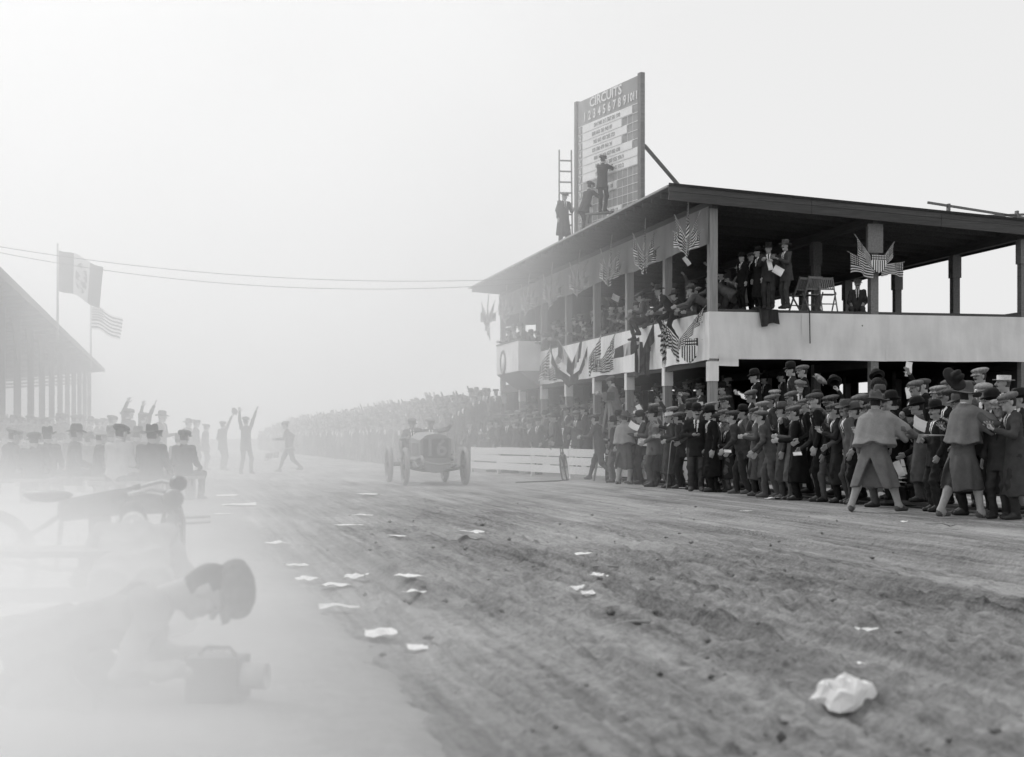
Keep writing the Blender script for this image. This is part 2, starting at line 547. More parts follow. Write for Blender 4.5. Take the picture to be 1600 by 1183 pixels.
        # legs
        for sx, H, K, A, to in lg:
            if legs == 'trousers':
                d = smin(rc(p, H, K, .098 * so, .073), rc(p, K, A, .070, .062), .03) - wr(p, .0052 * wk)
                out.append((1, d, .03))
            else:
                d = smin(rc(p, H, K, .105 * so, .084), rc(p, K, K + (A - K) * .2, .082, .06), .03) - wr(p, .004)
                out.append((1, d, .02))
                m_ = K + (A - K) * .35
                d = smin(rc(p, K + (A - K) * .1, m_, .052, .062), rc(p, m_, A, .062, .047), .03)
                d = smin(d, rc(p, A - np.array((0, 0, .0)), A + np.array((0, .03, -.03)), .05, .055), .03)
                out.append((8 if legs == 'gaiters' else 1, d, .012))
            ff = np.array((math.sin(-to) * 1.0, math.cos(to), 0))
            heel = A + np.array((0, 0, -.045)) - ff * .035
            toe = A + np.array((0, 0, -.052)) + ff * .155
            d = smin(rc(p, heel, toe, .042, .034), rc(p, A, A + ff * .07 - np.array((0, 0, .03)), .045, .045), .03)
            d = np.maximum(d, (A[2] - .085) - p[:, 2])
            out.append((2, d, .015))
        return out
    def fn(p):
        d = None
        for m_, e, k in parts(p):
            d = e if d is None else smin(d, e, k)
        return d
    pts = np.array([hipc, nk] + [x for a in arms for x in a[1:]] + [x for l in lg for x in l[1:4]])
    ex = .42 if coat in ('cape', 'militia') else (.32 if coat == 'long' else .26)
    lo_, hi_ = pts.min(0) - ex, pts.max(0) + ex
    lo_[2] = pts[:, 2].min() - .13; hi_[2] = pts[:, 2].max() + .16
    v, f = surface(fn, lo_, hi_, cell)
    c = v[f].mean(1)
    ps = parts(c)
    ds = np.stack([e for _, e, _ in ps]); mt = np.array([m_ for m_, _, _ in ps])
    mi = mt[ds.argmin(0)]
    # open collar: shirt front and tie
    q = (c - hipc) @ Rti.T
    if open_ and coat in ('jacket', 'long', 'vest', 'shirt'):
        wv = np.interp(q[:, 2], [.22, .55, .64], [.004, .062, .085])
        m_ = (q[:, 1] > .03) & (np.abs(q[:, 0]) < wv) & (q[:, 2] > .24) & (mi == 0)
        mi[m_] = 4
        mi[m_ & (np.abs(q[:, 0]) < .016)] = 7
    mi[(q[:, 2] > .585) & (mi == 0) & (np.hypot(q[:, 0], q[:, 1]) < .12)] = 4
    # head
    Rh = Rt @ rotm(0, 0, head[0]) @ rotm(-head[1], 0, 0) @ rotm(0, head[2], 0) if False else rotm(0, 0, head[0]) @ rotm(-head[1] - lean * .45, 0, 0) @ rotm(0, head[2] + side * .5, 0)
    hc = nk + Rt @ np.array((0, .0, .0)) + Rh @ np.array((0, .035, .118))
    hv, hf, hm = (HEADS_LO['plain'] if lo else HEADS[face])
    V = [v, hv @ Rh.T + hc]; F = [f, hf + len(v)]; MI = [mi, hm]
    n = len(v) + len(hv)
    hmats = {}
    for (sx, S, E, Wp), kind in zip(arms, (hR, hL)):
        if kind is None: continue
        hv, hf, hm = (HANDS_LO if lo else HANDS)[kind]
        hv = hv.copy()
        if sx < 0: hv[:, 0] *= -1; hf = hf[:, ::-1]
        zz = (E - Wp); zz /= np.linalg.norm(zz)
        yy = np.array((0.0, 1, .25)) if abs(zz[1]) < .85 else np.array((0, 0, 1.0))
        if E[2] < Wp[2] and abs(zz[2]) > .5: yy = np.array((-sx * 1.0, .35, 0))   # raised hand: palm forward
        yy = yy - zz * (yy @ zz); yy /= np.linalg.norm(yy)
        xx = np.cross(yy, zz)
        Rm = np.stack((xx, yy, zz), 1)
        V.append(hv @ Rm.T + Wp); F.append(hf + n); MI.append(hm); n += len(hv)
        hmats[sx] = (Rm, Wp)
    Hm = Matrix([list(Rh[i]) + [hc[i]] for i in range(3)] + [[0, 0, 0, 1]])
    return np.concatenate(V), np.concatenate(F), np.concatenate(MI), Hm, hmats

SLOTS = ['cloth_dark', 'cloth_dark', 'shoe', 'skin', 'shirt', 'hair', 'cloth_pale', 'ink', 'gaiter']
FIG = {}
def fig_mesh(key, **spec):
    """a named figure mesh, made once"""
    if key in FIG: return FIG[key]
    v, f, mi, Hm, hm = figure(**spec)
    me = np_mesh('person_' + key, v, f, [M[s] for s in SLOTS], mi, True)
    FIG[key] = (me, Hm, hm)
    return FIG[key]

# hats, in the frame of the head
def smooth_mesh(name, v, f, mat):
    return np_mesh(name, v, f, [mat], None, True)
def make_hats():
    H = {}
    def lathe_hat(prof, sx=1.0, sy=1.18, warp=None):
        n = 28
        vs = np.array([(r * math.cos(2 * math.pi * k / n) * sx, r * math.sin(2 * math.pi * k / n) * sy, z) for r, z in prof for k in range(n)])
        fs = np.array([(i * n + k, i * n + (k + 1) % n, (i + 1) * n + (k + 1) % n, (i + 1) * n + k) for i in range(len(prof) - 1) for k in range(n)])
        if warp: vs = warp(vs)
        vs[:, 1] -= .012
        return vs, fs
    def curl(vs):       # brim turned up at the sides, down front and back
        r = np.hypot(vs[:, 0], vs[:, 1]); a = np.arctan2(vs[:, 1], vs[:, 0])
        k = np.clip((r - .10) / .05, 0, 1.4)
        vs[:, 2] += k * (.022 * np.cos(a) ** 2 - .012 * np.sin(a) ** 2)
        return vs
    H['bowler'] = lathe_hat([(.0861, .03), (.092, .052), (.118, .050), (.136, .057), (.142, .066), (.1405, .071), (.134, .063), (.116, .057), (.094, .060), (.0935, .085), (.095, .11), (.094, .14), (.086, .168), (.068, .190), (.042, .202), (.002, .206)], 1, 1.15, curl)
    def dent(vs):
        vs = curl(vs)
        top = np.clip((vs[:, 2] - .13) / .05, 0, 1)
        vs[:, 2] -= top * .030 * np.exp(-(vs[:, 0] / .03) ** 2)
        vs[:, 0] *= 1 - top * .18 * np.clip(vs[:, 1] / .08, -.3, 1)
        return vs
    H['fedora'] = lathe_hat([(.088, .03), (.092, .05), (.13, .045), (.158, .047), (.164, .051), (.158, .054), (.13, .052), (.095, .057), (.094, .09), (.092, .13), (.086, .165), (.074, .182), (.04, .184), (.002, .182)], 1, 1.14, dent)
    def camp(vs):
        a = np.arctan2(vs[:, 1], vs[:, 0]); r = np.hypot(vs[:, 0], vs[:, 1])
        k = np.clip((r - .11) / .08, 0, 1)
        vs[:, 2] += k * (.012 * np.sin(2 * a + .7) + .012 * np.sin(3 * a))
        top = np.clip((vs[:, 2] - .12) / .07, 0, 1)
        vs[:, 2] -= top * .035 * np.exp(-(vs[:, 0] / .026) ** 2)
        return vs
    H['campaign'] = lathe_hat([(.088, .03), (.094, .045), (.14, .036), (.19, .030), (.205, .032), (.19, .040), (.14, .045), (.098, .053), (.096, .09), (.092, .13), (.080, .165), (.062, .19), (.035, .20), (.002, .198)], 1, 1.12, camp)
    H['boater'] = lathe_hat([(.09, .035), (.092, .05), (.145, .05), (.146, .056), (.095, .057), (.094, .12), (.09, .124), (.002, .125)], 1, 1.12)
    def cap_fn(p):
        q = p.copy()
        q[:, 2] -= .078 - .10 * np.clip(p[:, 1], -.12, .14)
        d = ell(q, (0, -.008, .018), (.118, .142, .047))
        d = smin(d, rc(q, (0, -.012, -.005), (0, -.012, .0), .092, .09), .03) if False else d
        d = smin(d, ell(q, (0, -.012, -.012), (.090, .108, .032)), .025)
        rad = np.hypot(q[:, 0], q[:, 1] + .012)
        v = np.maximum(np.abs(q[:, 2] + .020 + 1.6 * q[:, 0] ** 2 + .30 * np.clip(q[:, 1] - .08, 0, .1)) - .0075, np.maximum(rad - .150, .055 - q[:, 1]))
        d = smin(d, v, .012)
        return d + .0025 * np.sin(q[:, 0] * 70 + 3) * np.sin(q[:, 1] * 60)
    H['cap'] = surface(cap_fn, (-.15, -.19, .0), (.15, .19, .17), .0095)
    def cap2_fn(p):
        q = p.copy(); q[:, 2] -= .082 - .06 * np.clip(p[:, 1], -.12, .14)
        d = ell(q, (.01, -.02, .022), (.132, .145, .040))
        d = smin(d, ell(q, (0, -.012, -.012), (.091, .109, .034)), .02)
        rad = np.hypot(q[:, 0], q[:, 1] + .012)
        v = np.maximum(np.abs(q[:, 2] + .022 + 1.8 * q[:, 0] ** 2 + .4 * np.clip(q[:, 1] - .08, 0, .1)) - .0075, np.maximum(rad - .156, .055 - q[:, 1]))
        return smin(d, v, .012) + .003 * np.sin(np.arctan2(q[:, 0], q[:, 1]) * 9)
    H['newsboy'] = surface(cap2_fn, (-.17, -.20, .0), (.17, .19, .17), .0095)
    return H
HATS = make_hats()
HATME = {}
def hat_mesh(kind, mat):
    k = kind + '|' + mat
    if k not in HATME:
        v, f = HATS[kind]
        HATME[k] = np_mesh(kind + '_hat', v, f, [M[mat]], None, True)
    return HATME[k]

def person(mesh, loc, rz, label, group=None, h=1.0, coat='cloth_dark', legs=None, hat='cap', hatmat='tweed', cape=None,
           skin='skin', hair='hair', shoe='shoe', mirror=False, shirt=None, tilt=(0, 0)):
    me, Hm, hm = mesh
    bw_ = h * rnd.uniform(.93, 1.07)
    o = link('person', me, None, loc, (tilt[0], tilt[1], rz), (bw_, bw_, h))
    tag(o, label, 'person', group)
    mats = [coat, legs or coat, shoe, skin, shirt or 'shirt', hair, cape or 'cloth_pale', 'ink', 'gaiter']
    for i, nm in enumerate(mats):
        if nm != SLOTS[i]:
            o.material_slots[i].link = 'OBJECT'
            o.material_slots[i].material = M[nm]
    if hat:
        c = link('hat', hat_mesh(hat, hatmat), o)
        c.matrix_local = Hm @ Matrix.Rotation(rnd.uniform(-.06, .06), 4, 'Y') @ Matrix.Rotation(rnd.uniform(-.1, .02), 4, 'X')
    return o
def hand_point(o, mesh, sx, off=(0, 0, -.09)):
    """world matrix at the palm of the hand sx of the placed person o"""
    Rm, Wp = mesh[2][sx]
    m = Matrix([list(Rm[i]) + [Wp[i]] for i in range(3)] + [[0, 0, 0, 1]])
    base = Matrix.LocRotScale(o.location, o.rotation_euler, o.scale)
    return base @ m @ Matrix.Translation(off)
# ------------------------------------------------------------------ ground and track
def hash2(i, j, k=0):
    n = (i * 374761393 + j * 668265263 + k * 1274126177) & 0xffffffff
    n = ((n ^ (n >> 13)) * 1274126177) & 0xffffffff
    return ((n ^ (n >> 16)) & 0xffff) / 65535.0
def vnoise(x, y, k=0):
    xi = np.floor(x).astype(np.int64); yi = np.floor(y).astype(np.int64)
    fx = x - xi; fy = y - yi
    fx = fx * fx * (3 - 2 * fx); fy = fy * fy * (3 - 2 * fy)
    a = hash2(xi, yi, k); b = hash2(xi + 1, yi, k); c = hash2(xi, yi + 1, k); d = hash2(xi + 1, yi + 1, k)
    return (a + (b - a) * fx) * (1 - fy) + (c + (d - c) * fx) * fy - .5

def soil_mat(name, lo, hi, streak, bump, bd=.02):
    m, t, b = newmat(name, .95, .1)
    tc = node(t, 'ShaderNodeTexCoord')
    def noise(sx, sy, sc, det=8, rough=.6):
        mp = node(t, 'ShaderNodeMapping'); mp.inputs['Scale'].default_value = (sx, sy, 1)
        n = node(t, 'ShaderNodeTexNoise'); n.inputs['Scale'].default_value = sc; n.inputs['Detail'].default_value = det; n.inputs['Roughness'].default_value = rough
        t.links.new(tc.outputs['Object'], mp.inputs[0]); t.links.new(mp.outputs[0], n.inputs['Vector'])
        return n.outputs['Fac']
    a = noise(1, .10, 1.5); c = noise(1, 1, 9, 8, .7); e = noise(1, .03, 7.0, 4, .6); gsm = noise(1, .6, .22, 4)
    def ma(x, k, y=None, op='MULTIPLY_ADD'):
        n = node(t, 'ShaderNodeMath', operation=op); n.inputs[1].default_value = k
        t.links.new(x, n.inputs[0])
        if y is not None: t.links.new(y, n.inputs[2])
        elif op == 'MULTIPLY_ADD': n.inputs[2].default_value = 0
        return n.outputs[0]
    pat = noise(1, .35, .75, 6, .65); e2 = noise(1, .012, 19.0, 3, .6); fn_ = noise(1, .8, 42, 3, .7)
    s_ = ma(c, .24, ma(a, .24 * streak, ma(e, .20 * streak, ma(gsm, .28, ma(pat, .34, ma(e2, .20 * streak, ma(fn_, .22)))))))
    tot = .24 + .24 * streak + .20 * streak + .28 + .34 + .20 * streak + .22
    r = node(t, 'ShaderNodeMapRange'); r.inputs['From Min'].default_value = tot * .41; r.inputs['From Max'].default_value = tot * .60
    r.inputs['To Min'].default_value = lo; r.inputs['To Max'].default_value = hi
    t.links.new(s_, r.inputs['Value']); t.links.new(r.outputs['Result'], b.inputs['Base Color'])
    hgt = ma(noise(1, 1, 28, 6, .7), .5, c)
    bp = node(t, 'ShaderNodeBump'); bp.inputs['Strength'].default_value = bump; bp.inputs['Distance'].default_value = bd
    t.links.new(hgt, bp.inputs['Height']); t.links.new(bp.outputs[0], b.inputs['Normal'])
    return m
M['earth'] = soil_mat('earth', .11, .22, .4, .5)
M['track'] = soil_mat('track', .06, .55, 1.25, 1.0, .05)
M['apron'] = soil_mat('apron', .17, .34, .25, .6, .012)

mb = MB()
mb.add([(-1600, -200, -.06), (1600, -200, -.06), (1600, 3000, -.06), (-1600, 3000, -.06)], [(0, 1, 2, 3)])
tag(mb.build('ground', M['earth']), kind='structure')

_rg = np.random.RandomState(5)
RUTS = [(_rg.uniform(1.1, 10.5), _rg.uniform(.03, .08), _rg.uniform(.012, .042), _rg.uniform(-.012, .02), _rg.uniform(0, .25), _rg.uniform(.05, .16), _rg.uniform(0, 6)) for _ in range(54)]
RUTS += [(_rg.uniform(1.8, 8.0), _rg.uniform(.08, .13), _rg.uniform(.04, .07), _rg.uniform(-.01, .035), _rg.uniform(0, .35), _rg.uniform(.05, .14), _rg.uniform(0, 6)) for _ in range(12)]
def track_z(Tm, Sm):
    """height of the churned earth at t, s"""
    z = .05 * vnoise(Tm * .35, Sm * .08, 1) + .03 * vnoise(Tm * 1.1, Sm * .25, 2)
    rough = np.clip(1.25 - np.abs(Tm - 3.6) / 3.4, .22, 1)          # churned near the middle
    z = z + rough * (.06 * vnoise(Tm * 5, Sm * 3.2, 3) + .11 * np.clip(vnoise(Tm * 10, Sm * 8, 4) - .05, 0, .5) + .06 * np.clip(vnoise(Tm * 21, Sm * 17, 5), 0, .5) - .05 * (.5 - np.abs(vnoise(Tm * 3.1, Sm * 1.2, 6))) ** 3)
    for k, (t0, wdt, dep, sl, am, fr, p0) in enumerate(RUTS):       # wheel ruts
        c = t0 + sl * (Sm - 20) + am * np.sin(Sm * fr + p0)
        x = (Tm - c) / wdt
        dp = dep * np.clip(.55 + 2.2 * vnoise(Sm * .22 + k * 3.1, Tm * 0 + k, 11), 0, 1.4)
        z = z - dp * np.exp(-x * x) + dp * .55 * np.exp(-((np.abs(x) - 1.9) / .7) ** 2)
    z = np.clip(z + .008, -.055, .10)
    return z * np.clip((30 - Sm) / 20, .35, 1)
def gz(p):
    s_, t_ = st(p)
    if t_ < .95: return .032
    return max(0.0, float(track_z(np.array([t_]), np.array([s_]))[0]))
def track_sheet():
    rows = [2.5]
    while rows[-1] < 150:
        s = rows[-1]; rows.append(s + max(.034, min(1.6, s * s / 2688 * 1.15)))
    S = np.array(rows); nc = 330
    u = np.linspace(0, 1, nc)
    Tm = .35 + (np.minimum(17.0, .56 * S + 3.2) - .35)[:, None] * u[None]
    Sm = np.repeat(S[:, None], nc, 1)
    z = track_z(Tm, Sm)
    z[:, 0] -= .03
    v = np.stack((Tm, Sm, z), -1).reshape(-1, 3)
    nr = len(S)
    i = np.arange(nr - 1)[:, None] * nc + np.arange(nc - 1)[None]
    f = np.stack((i, i + 1, i + nc + 1, i + nc), -1).reshape(-1, 4)
    o = link('race_track', np_mesh('race_track', v, f, [M['track']]), None, (0, 0, 0), (0, 0, TH))
    return tag(o, kind='structure')
track_sheet()

def apron_sheet():                                                  # smooth strip beside the track with a broken edge
    S = np.concatenate((np.arange(2, 20, .06), np.arange(20, 60, .5), np.arange(60, 141, 4.0)))
    e = .96 + .16 * vnoise(S * 1.1, S * 0, 8) + .10 * vnoise(S * 3.3, S * 0, 9) + .06 * vnoise(S * 7.9, S * 0, 10)
    vs, fs = [], []
    for k, (s, t1) in enumerate(zip(S, e)):
        vs += [(-30, s, .03), (-3, s, .03), (t1 - .16, s, .030), (t1 - .03, s, .012), (t1 + .10, s, -.05)]
        if k:
            b = (k - 1) * 5
            fs += [(b + j, b + j + 1, b + j + 6, b + j + 5) for j in range(4)]
    o = link('apron_path', np_mesh('apron_path', vs, np.array(fs), [M['apron']]), None, (0, 0, 0), (0, 0, TH))
    tag(o, kind='structure')
apron_sheet()

# ------------------------------------------------------------------ the two-storey grandstand on the right
S0, T0, BAY = 37.0, 13.3, 3.65
M['post_wood'] = wood('post_wood', .30, .25)
M['plank_wood'] = wood('plank_wood', .11, .3, 1)
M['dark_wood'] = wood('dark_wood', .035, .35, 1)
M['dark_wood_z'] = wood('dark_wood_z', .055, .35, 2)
M['fascia_wood'] = wood('fascia_wood', .085, .3, 0)
M['white_wood'] = grey('white_wood', .74, .8, .10, 2.2, .2, (3, 3, 14), fine=12, objvar=.06)
M['grey_wood'] = wood('grey_wood', .2, .3, 1)
def canvas(name, val):
    m, t, b = newmat(name, .95, .05)
    tc = node(t, 'ShaderNodeTexCoord')
    n1 = node(t, 'ShaderNodeTexNoise'); n1.inputs['Scale'].default_value = .9; n1.inputs['Detail'].default_value = 5
    mp = node(t, 'ShaderNodeMapping'); mp.inputs['Scale'].default_value = (1.6, 1.6, .35)
    n2 = node(t, 'ShaderNodeTexNoise'); n2.inputs['Scale'].default_value = 2.0; n2.inputs['Detail'].default_value = 4
    n3 = node(t, 'ShaderNodeTexNoise'); n3.inputs['Scale'].default_value = 3.0; n3.inputs['Detail'].default_value = 4
    t.links.new(tc.outputs['Object'], n1.inputs['Vector']); t.links.new(tc.outputs['Object'], mp.inputs[0]); t.links.new(mp.outputs[0], n2.inputs['Vector'])
    t.links.new(tc.outputs['Object'], n3.inputs['Vector'])
    a = node(t, 'ShaderNodeMath', operation='ADD'); t.links.new(n1.outputs['Fac'], a.inputs[0]); t.links.new(n2.outputs['Fac'], a.inputs[1])
    r = node(t, 'ShaderNodeMapRange'); r.inputs['From Min'].default_value = .7; r.inputs['From Max'].default_value = 1.3
    r.inputs['To Min'].default_value = val * .80; r.inputs['To Max'].default_value = val * 1.05
    t.links.new(a.outputs[0], r.inputs['Value']); t.links.new(r.outputs['Result'], b.inputs['Base Color'])
    bp = node(t, 'ShaderNodeBump'); bp.inputs['Strength'].default_value = .5; bp.inputs['Distance'].default_value = .03
    t.links.new(n3.outputs['Fac'], bp.inputs['Height']); t.links.new(bp.outputs[0], b.inputs['Normal'])
    return m
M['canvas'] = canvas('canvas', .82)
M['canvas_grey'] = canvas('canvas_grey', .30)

def cloth_strip(name, mat, parent, p0, p1, z0, z1, wave=.02, sag=.05, n=40, m=8, seed=0, skew=None):
    """hanging canvas from p0 to p1 (local x, y), bottom z0(u) to top z1"""
    rg = np.random.RandomState(seed)
    ph = rg.rand(6) * 6.28
    p0 = np.array(p0, float); p1 = np.array(p1, float)
    dr = p1 - p0; L = np.linalg.norm(dr); nr = np.array((dr[1], -dr[0])) / L
    u = np.linspace(0, 1, n); q = np.linspace(0, 1, m)
    U, Q = np.meshgrid(u, q, indexing='ij')
    zb = z0 - sag * (np.sin(U * L * .9 + ph[0]) * .5 + np.sin(U * L * 2.3 + ph[1]) * .4)
    Z = z1 + (zb - z1) * Q
    off = wave * Q ** 1.2 * (np.sin(U * L * 2.1 + ph[2] + Q) + .7 * np.sin(U * L * 4.7 + ph[3] - 2 * Q) + .4 * np.sin(U * L * 9 + ph[4])) + wave * .5 * np.sin(Q * 5 + ph[5])
    X = p0[0] + dr[0] * U + nr[0] * off; Y = p0[1] + dr[1] * U + nr[1] * off
    v = np.stack((X, Y, Z), -1).reshape(-1, 3)
    i = np.arange(n - 1)[:, None] * m + np.arange(m - 1)[None]
    f = np.stack((i, i + 1, i + m + 1, i + m), -1).reshape(-1, 4)
    return link(name, np_mesh(name, v, f, [M[mat]]), parent)

GS = empty('grandstand', W(S0, T0, 0), TH)
tag(GS, 'two-storey timber grandstand with dark roof and white canvas balcony front', 'grandstand')
def roof_z(x): return 7.22 - .061 * (x + 1.25)                       # underside of rafters
ZR = [roof_z(0), roof_z(4.4), roof_z(8.7)]
for r, x in enumerate((0, 4.4, 8.7)):
    pm = MB().box((0, 0, ZR[r] / 2 - .1), (.21, .21, ZR[r] - .2)).mesh('post', M['post_wood'] if r == 0 else M['grey_wood'])
    cm = MB().box((0, 0, 0), (.27, .27, .62)).mesh('post_cap', M['post_wood'] if r == 0 else M['grey_wood'])
    for i in range(8):
        link('post', pm, GS, (x, i * BAY, 0))
        if r: link('post_cap', cm, GS, (x, i * BAY, ZR[r] - .55))
        else:
            link('post_wrap', MB().box((0, 0, 0), (.25, .25, .50)).mesh('post_wrap', M['canvas']) if i == 0 else bpy.data.meshes['post_wrap'], GS, (0, i * BAY, 2.82))
    MB().span(x - .09, x + .09, -.2, 25.75, ZR[r] - .2, ZR[r] + .02).build('roof_beam', M['plank_wood'], GS)
roof_me = None
sl = math.atan(.061)
for k in range(35):                                                  # rafters
    y = -.30 + k * .775
    MB().beam((-1.22, y, roof_z(-1.22) + .09), (9.25, y, roof_z(9.25) + .09), .055, .15).build('rafter', M['plank_wood'], GS)
nb = 42; wdt = 10.62 / nb
for k in range(nb):                                                  # roof boards
    x = -1.28 + (k + .5) * wdt
    z = roof_z(x) + .185 + (k % 2) * .004
    MB().box((x, 12.95, z), (wdt - .012, 26.75, .025), Matrix.Rotation(sl, 3, 'Y')).build('roof_board', M['plank_wood'], GS)
for k, (xa, xb) in enumerate(((-1.3, 2.5), (2.508, 6.1), (6.108, 9.35))):
    for j, (zo, hh) in enumerate(((.165, .205), (-.052, .215))):
        MB().beam((xa, -.42 - .004 * ((k + j) % 2), roof_z(xa) + zo), (xb, -.42 - .004 * ((k + j) % 2), roof_z(xb) + zo + .006 * (k - 1)), .045, hh).build('fascia_board', M['fascia_wood'], GS)
MB().beam((-1.3, -.455, roof_z(-1.3) + .235), (9.35, -.455, roof_z(9.35) + .235), .03, .06).build('fascia_trim', M['dark_wood'], GS)
MB().span(-1.335, -1.30, -.42, 26.35, roof_z(-1.3) + .165, roof_z(-1.3) + .215).build('eave_trim', M['post_wood'], GS)
MB().span(9.36, 9.40, -.42, 26.35, roof_z(9.3) - .10, roof_z(9.3) + .21).build('rear_eave_board', M['plank_wood'], GS)
# floors
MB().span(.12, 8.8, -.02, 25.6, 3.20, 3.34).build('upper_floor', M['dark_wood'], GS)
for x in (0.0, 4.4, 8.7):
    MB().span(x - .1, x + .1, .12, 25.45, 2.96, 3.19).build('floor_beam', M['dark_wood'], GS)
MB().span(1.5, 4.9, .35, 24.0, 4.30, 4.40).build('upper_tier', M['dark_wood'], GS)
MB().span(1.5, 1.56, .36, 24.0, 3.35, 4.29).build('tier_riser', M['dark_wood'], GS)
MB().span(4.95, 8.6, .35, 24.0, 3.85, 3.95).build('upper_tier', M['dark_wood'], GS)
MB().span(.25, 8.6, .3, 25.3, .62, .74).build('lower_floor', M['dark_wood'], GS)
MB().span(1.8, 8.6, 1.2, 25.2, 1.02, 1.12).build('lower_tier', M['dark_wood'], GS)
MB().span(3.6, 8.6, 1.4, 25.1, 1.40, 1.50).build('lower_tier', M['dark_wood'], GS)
# lower back wall of upright planks, two gaps left open
for k in range(86):
    y = .05 + k * .3
    gap = (9.35 < y < 10.55) or (11.0 < y < 11.85)
    for (z0, z1) in (((0, 2.62), (3.02, 3.18)) if gap else ((0, 3.18),)):
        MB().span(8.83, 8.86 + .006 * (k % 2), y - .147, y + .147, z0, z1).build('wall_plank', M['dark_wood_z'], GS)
# partitions across the stand near its far end
for (z0, z1, yy) in ((.75, 3.15, 5.5 * BAY), (3.4, 6.6, 5.6 * BAY)):
    for k in range(14):
        x = .35 + k * .3
        MB().span(x - .146, x + .146, yy, yy + .03 + .005 * (k % 2), z0, z1).build('partition_plank', M['grey_wood'], GS)
# end wall planks closing the far end of both storeys
for k in range(27):
    x = .3 + k * .31
    MB().span(x - .15, x + .15, 25.62, 25.65 + .006 * (k % 2), .0, 3.15).build('wall_plank', M['dark_wood_z'], GS)
# rails
MB().span(-.10, .10, .11, 18.2, 4.335, 4.40).build('top_rail', M['fascia_wood'], GS)
MB().span(.11, 8.9, -.10, .08, 4.335, 4.40).build('top_rail', M['fascia_wood'], GS)
MB().span(8.62, 8.72, .2, 25.4, 4.40, 4.48).build('rear_rail', M['grey_wood'], GS)
for k in range(8): MB().span(8.64, 8.70, k * BAY + 1.8, k * BAY + 1.88, 3.35, 4.40).build('rear_baluster', M['grey_wood'], GS)
# canvas along the balcony
for (ya, yb, k) in ((-.12, 7.3, 0), (7.2, 18.36, 1)):
    cloth_strip('canvas_panel', 'canvas', GS, (-.125 - .004 * k, ya), (-.125 - .004 * k, yb), 3.09, 4.33, .008, .035, 150, 9, k)
for (xa, xb, k) in ((-.13, 2.42, 0), (2.36, 4.75, 1), (4.70, 9.0, 2)):
    cloth_strip('canvas_panel', 'canvas', GS, (xa, -.130 - .004 * (k % 2)), (xb, -.130 - .004 * (k % 2)), 3.13, 4.33, .013, .02, 110, 13, k + 20)
cloth_strip('canvas_flap', 'canvas', GS, (.12, -.15), (.62, -.22), 2.98, 3.25, .03, .05, 14, 5, 31)
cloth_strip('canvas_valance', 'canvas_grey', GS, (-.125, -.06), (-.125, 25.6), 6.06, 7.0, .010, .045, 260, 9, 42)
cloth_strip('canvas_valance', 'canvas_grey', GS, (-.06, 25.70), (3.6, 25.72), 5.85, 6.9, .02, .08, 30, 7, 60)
# judges' balcony box projecting over the track
y0, y1 = 5 * BAY + .12, 22.3
bal = MB()
bal.span(-.95, -.90, y0, y1, 3.62, 4.74)
bal.build('balcony_front', M['canvas'], GS)
MB().span(-.895, -.01, y0, y0 + .05, 3.62, 4.72).build('balcony_side', M['canvas'], GS)
MB().span(-.895, -.01, y1 - .05, y1, 3.62, 4.72).build('balcony_side', M['canvas'], GS)
MB().span(-.895, .1, y0 + .06, y1 - .06, 3.62, 3.70).build('balcony_floor', M['grey_wood'], GS)
MB().span(-.97, -.885, y0 - .02, y1 + .02, 4.75, 4.80).build('balcony_rail', M['fascia_wood'], GS)
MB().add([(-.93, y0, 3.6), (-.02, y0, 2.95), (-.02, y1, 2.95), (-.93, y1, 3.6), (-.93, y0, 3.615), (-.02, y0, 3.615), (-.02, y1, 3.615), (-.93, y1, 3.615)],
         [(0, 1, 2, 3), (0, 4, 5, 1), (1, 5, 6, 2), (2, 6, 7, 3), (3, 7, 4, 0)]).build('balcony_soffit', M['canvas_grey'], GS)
em = MB().lathe([(.001, 0), (.36, 0), (.36, .03), (.44, .045), (.47, .03), (.47, -.06), (.40, -.07)], 32, (-.96, 21.0, 4.05), 'x')
em.v = [(-.96 - (x + .96), y, z) for x, y, z in em.v]
em.f = [q[::-1] for q in em.f]
em.build('round_emblem', M['grey_wood'], GS)
MB().lathe([(.001, .004), (.352, .004), (.352, -.02)], 32, (0, 0, 0), 'x').build('emblem_face', M['canvas'], GS, (-.965, 21.0, 4.05)).scale = (-1, 1, 1)
# white board front of the lower storey
for k in range(6):
    z = .08 + k * .225
    MB().span(-.17, -.135 - .004 * (k % 2), 11.7, 19.6, z, z + .215).build('front_board', M['white_wood'], GS)
MB().span(-.2, .05, 11.65, 19.65, 1.435, 1.475).build('front_ledge', M['white_wood'], GS)
MB().span(-.17, .2, 19.62, 19.66, .08, 1.42).build('front_return', M['white_wood'], GS)
def poster_mat():
    m, t, b = newmat('poster', .8, .1)
    tc = node(t, 'ShaderNodeTexCoord')
    n = node(t, 'ShaderNodeTexVoronoi'); n.inputs['Scale'].default_value = 6
    r = node(t, 'ShaderNodeMapRange'); r.inputs['To Min'].default_value = .18; r.inputs['To Max'].default_value = .7; r.inputs['From Max'].default_value = .5
    t.links.new(tc.outputs['Object'], n.inputs['Vector']); t.links.new(n.outputs['Distance'], r.inputs['Value']); t.links.new(r.outputs['Result'], b.inputs['Base Color'])
    return m
tag(MB().span(-.184, -.178, 0, 1.4, 0, .85).build('poster', poster_mat(), None, W(S0 + 17.2, T0, .5), (0, 0, TH)), 'mottled poster pasted on the white board front of the grandstand', 'poster')
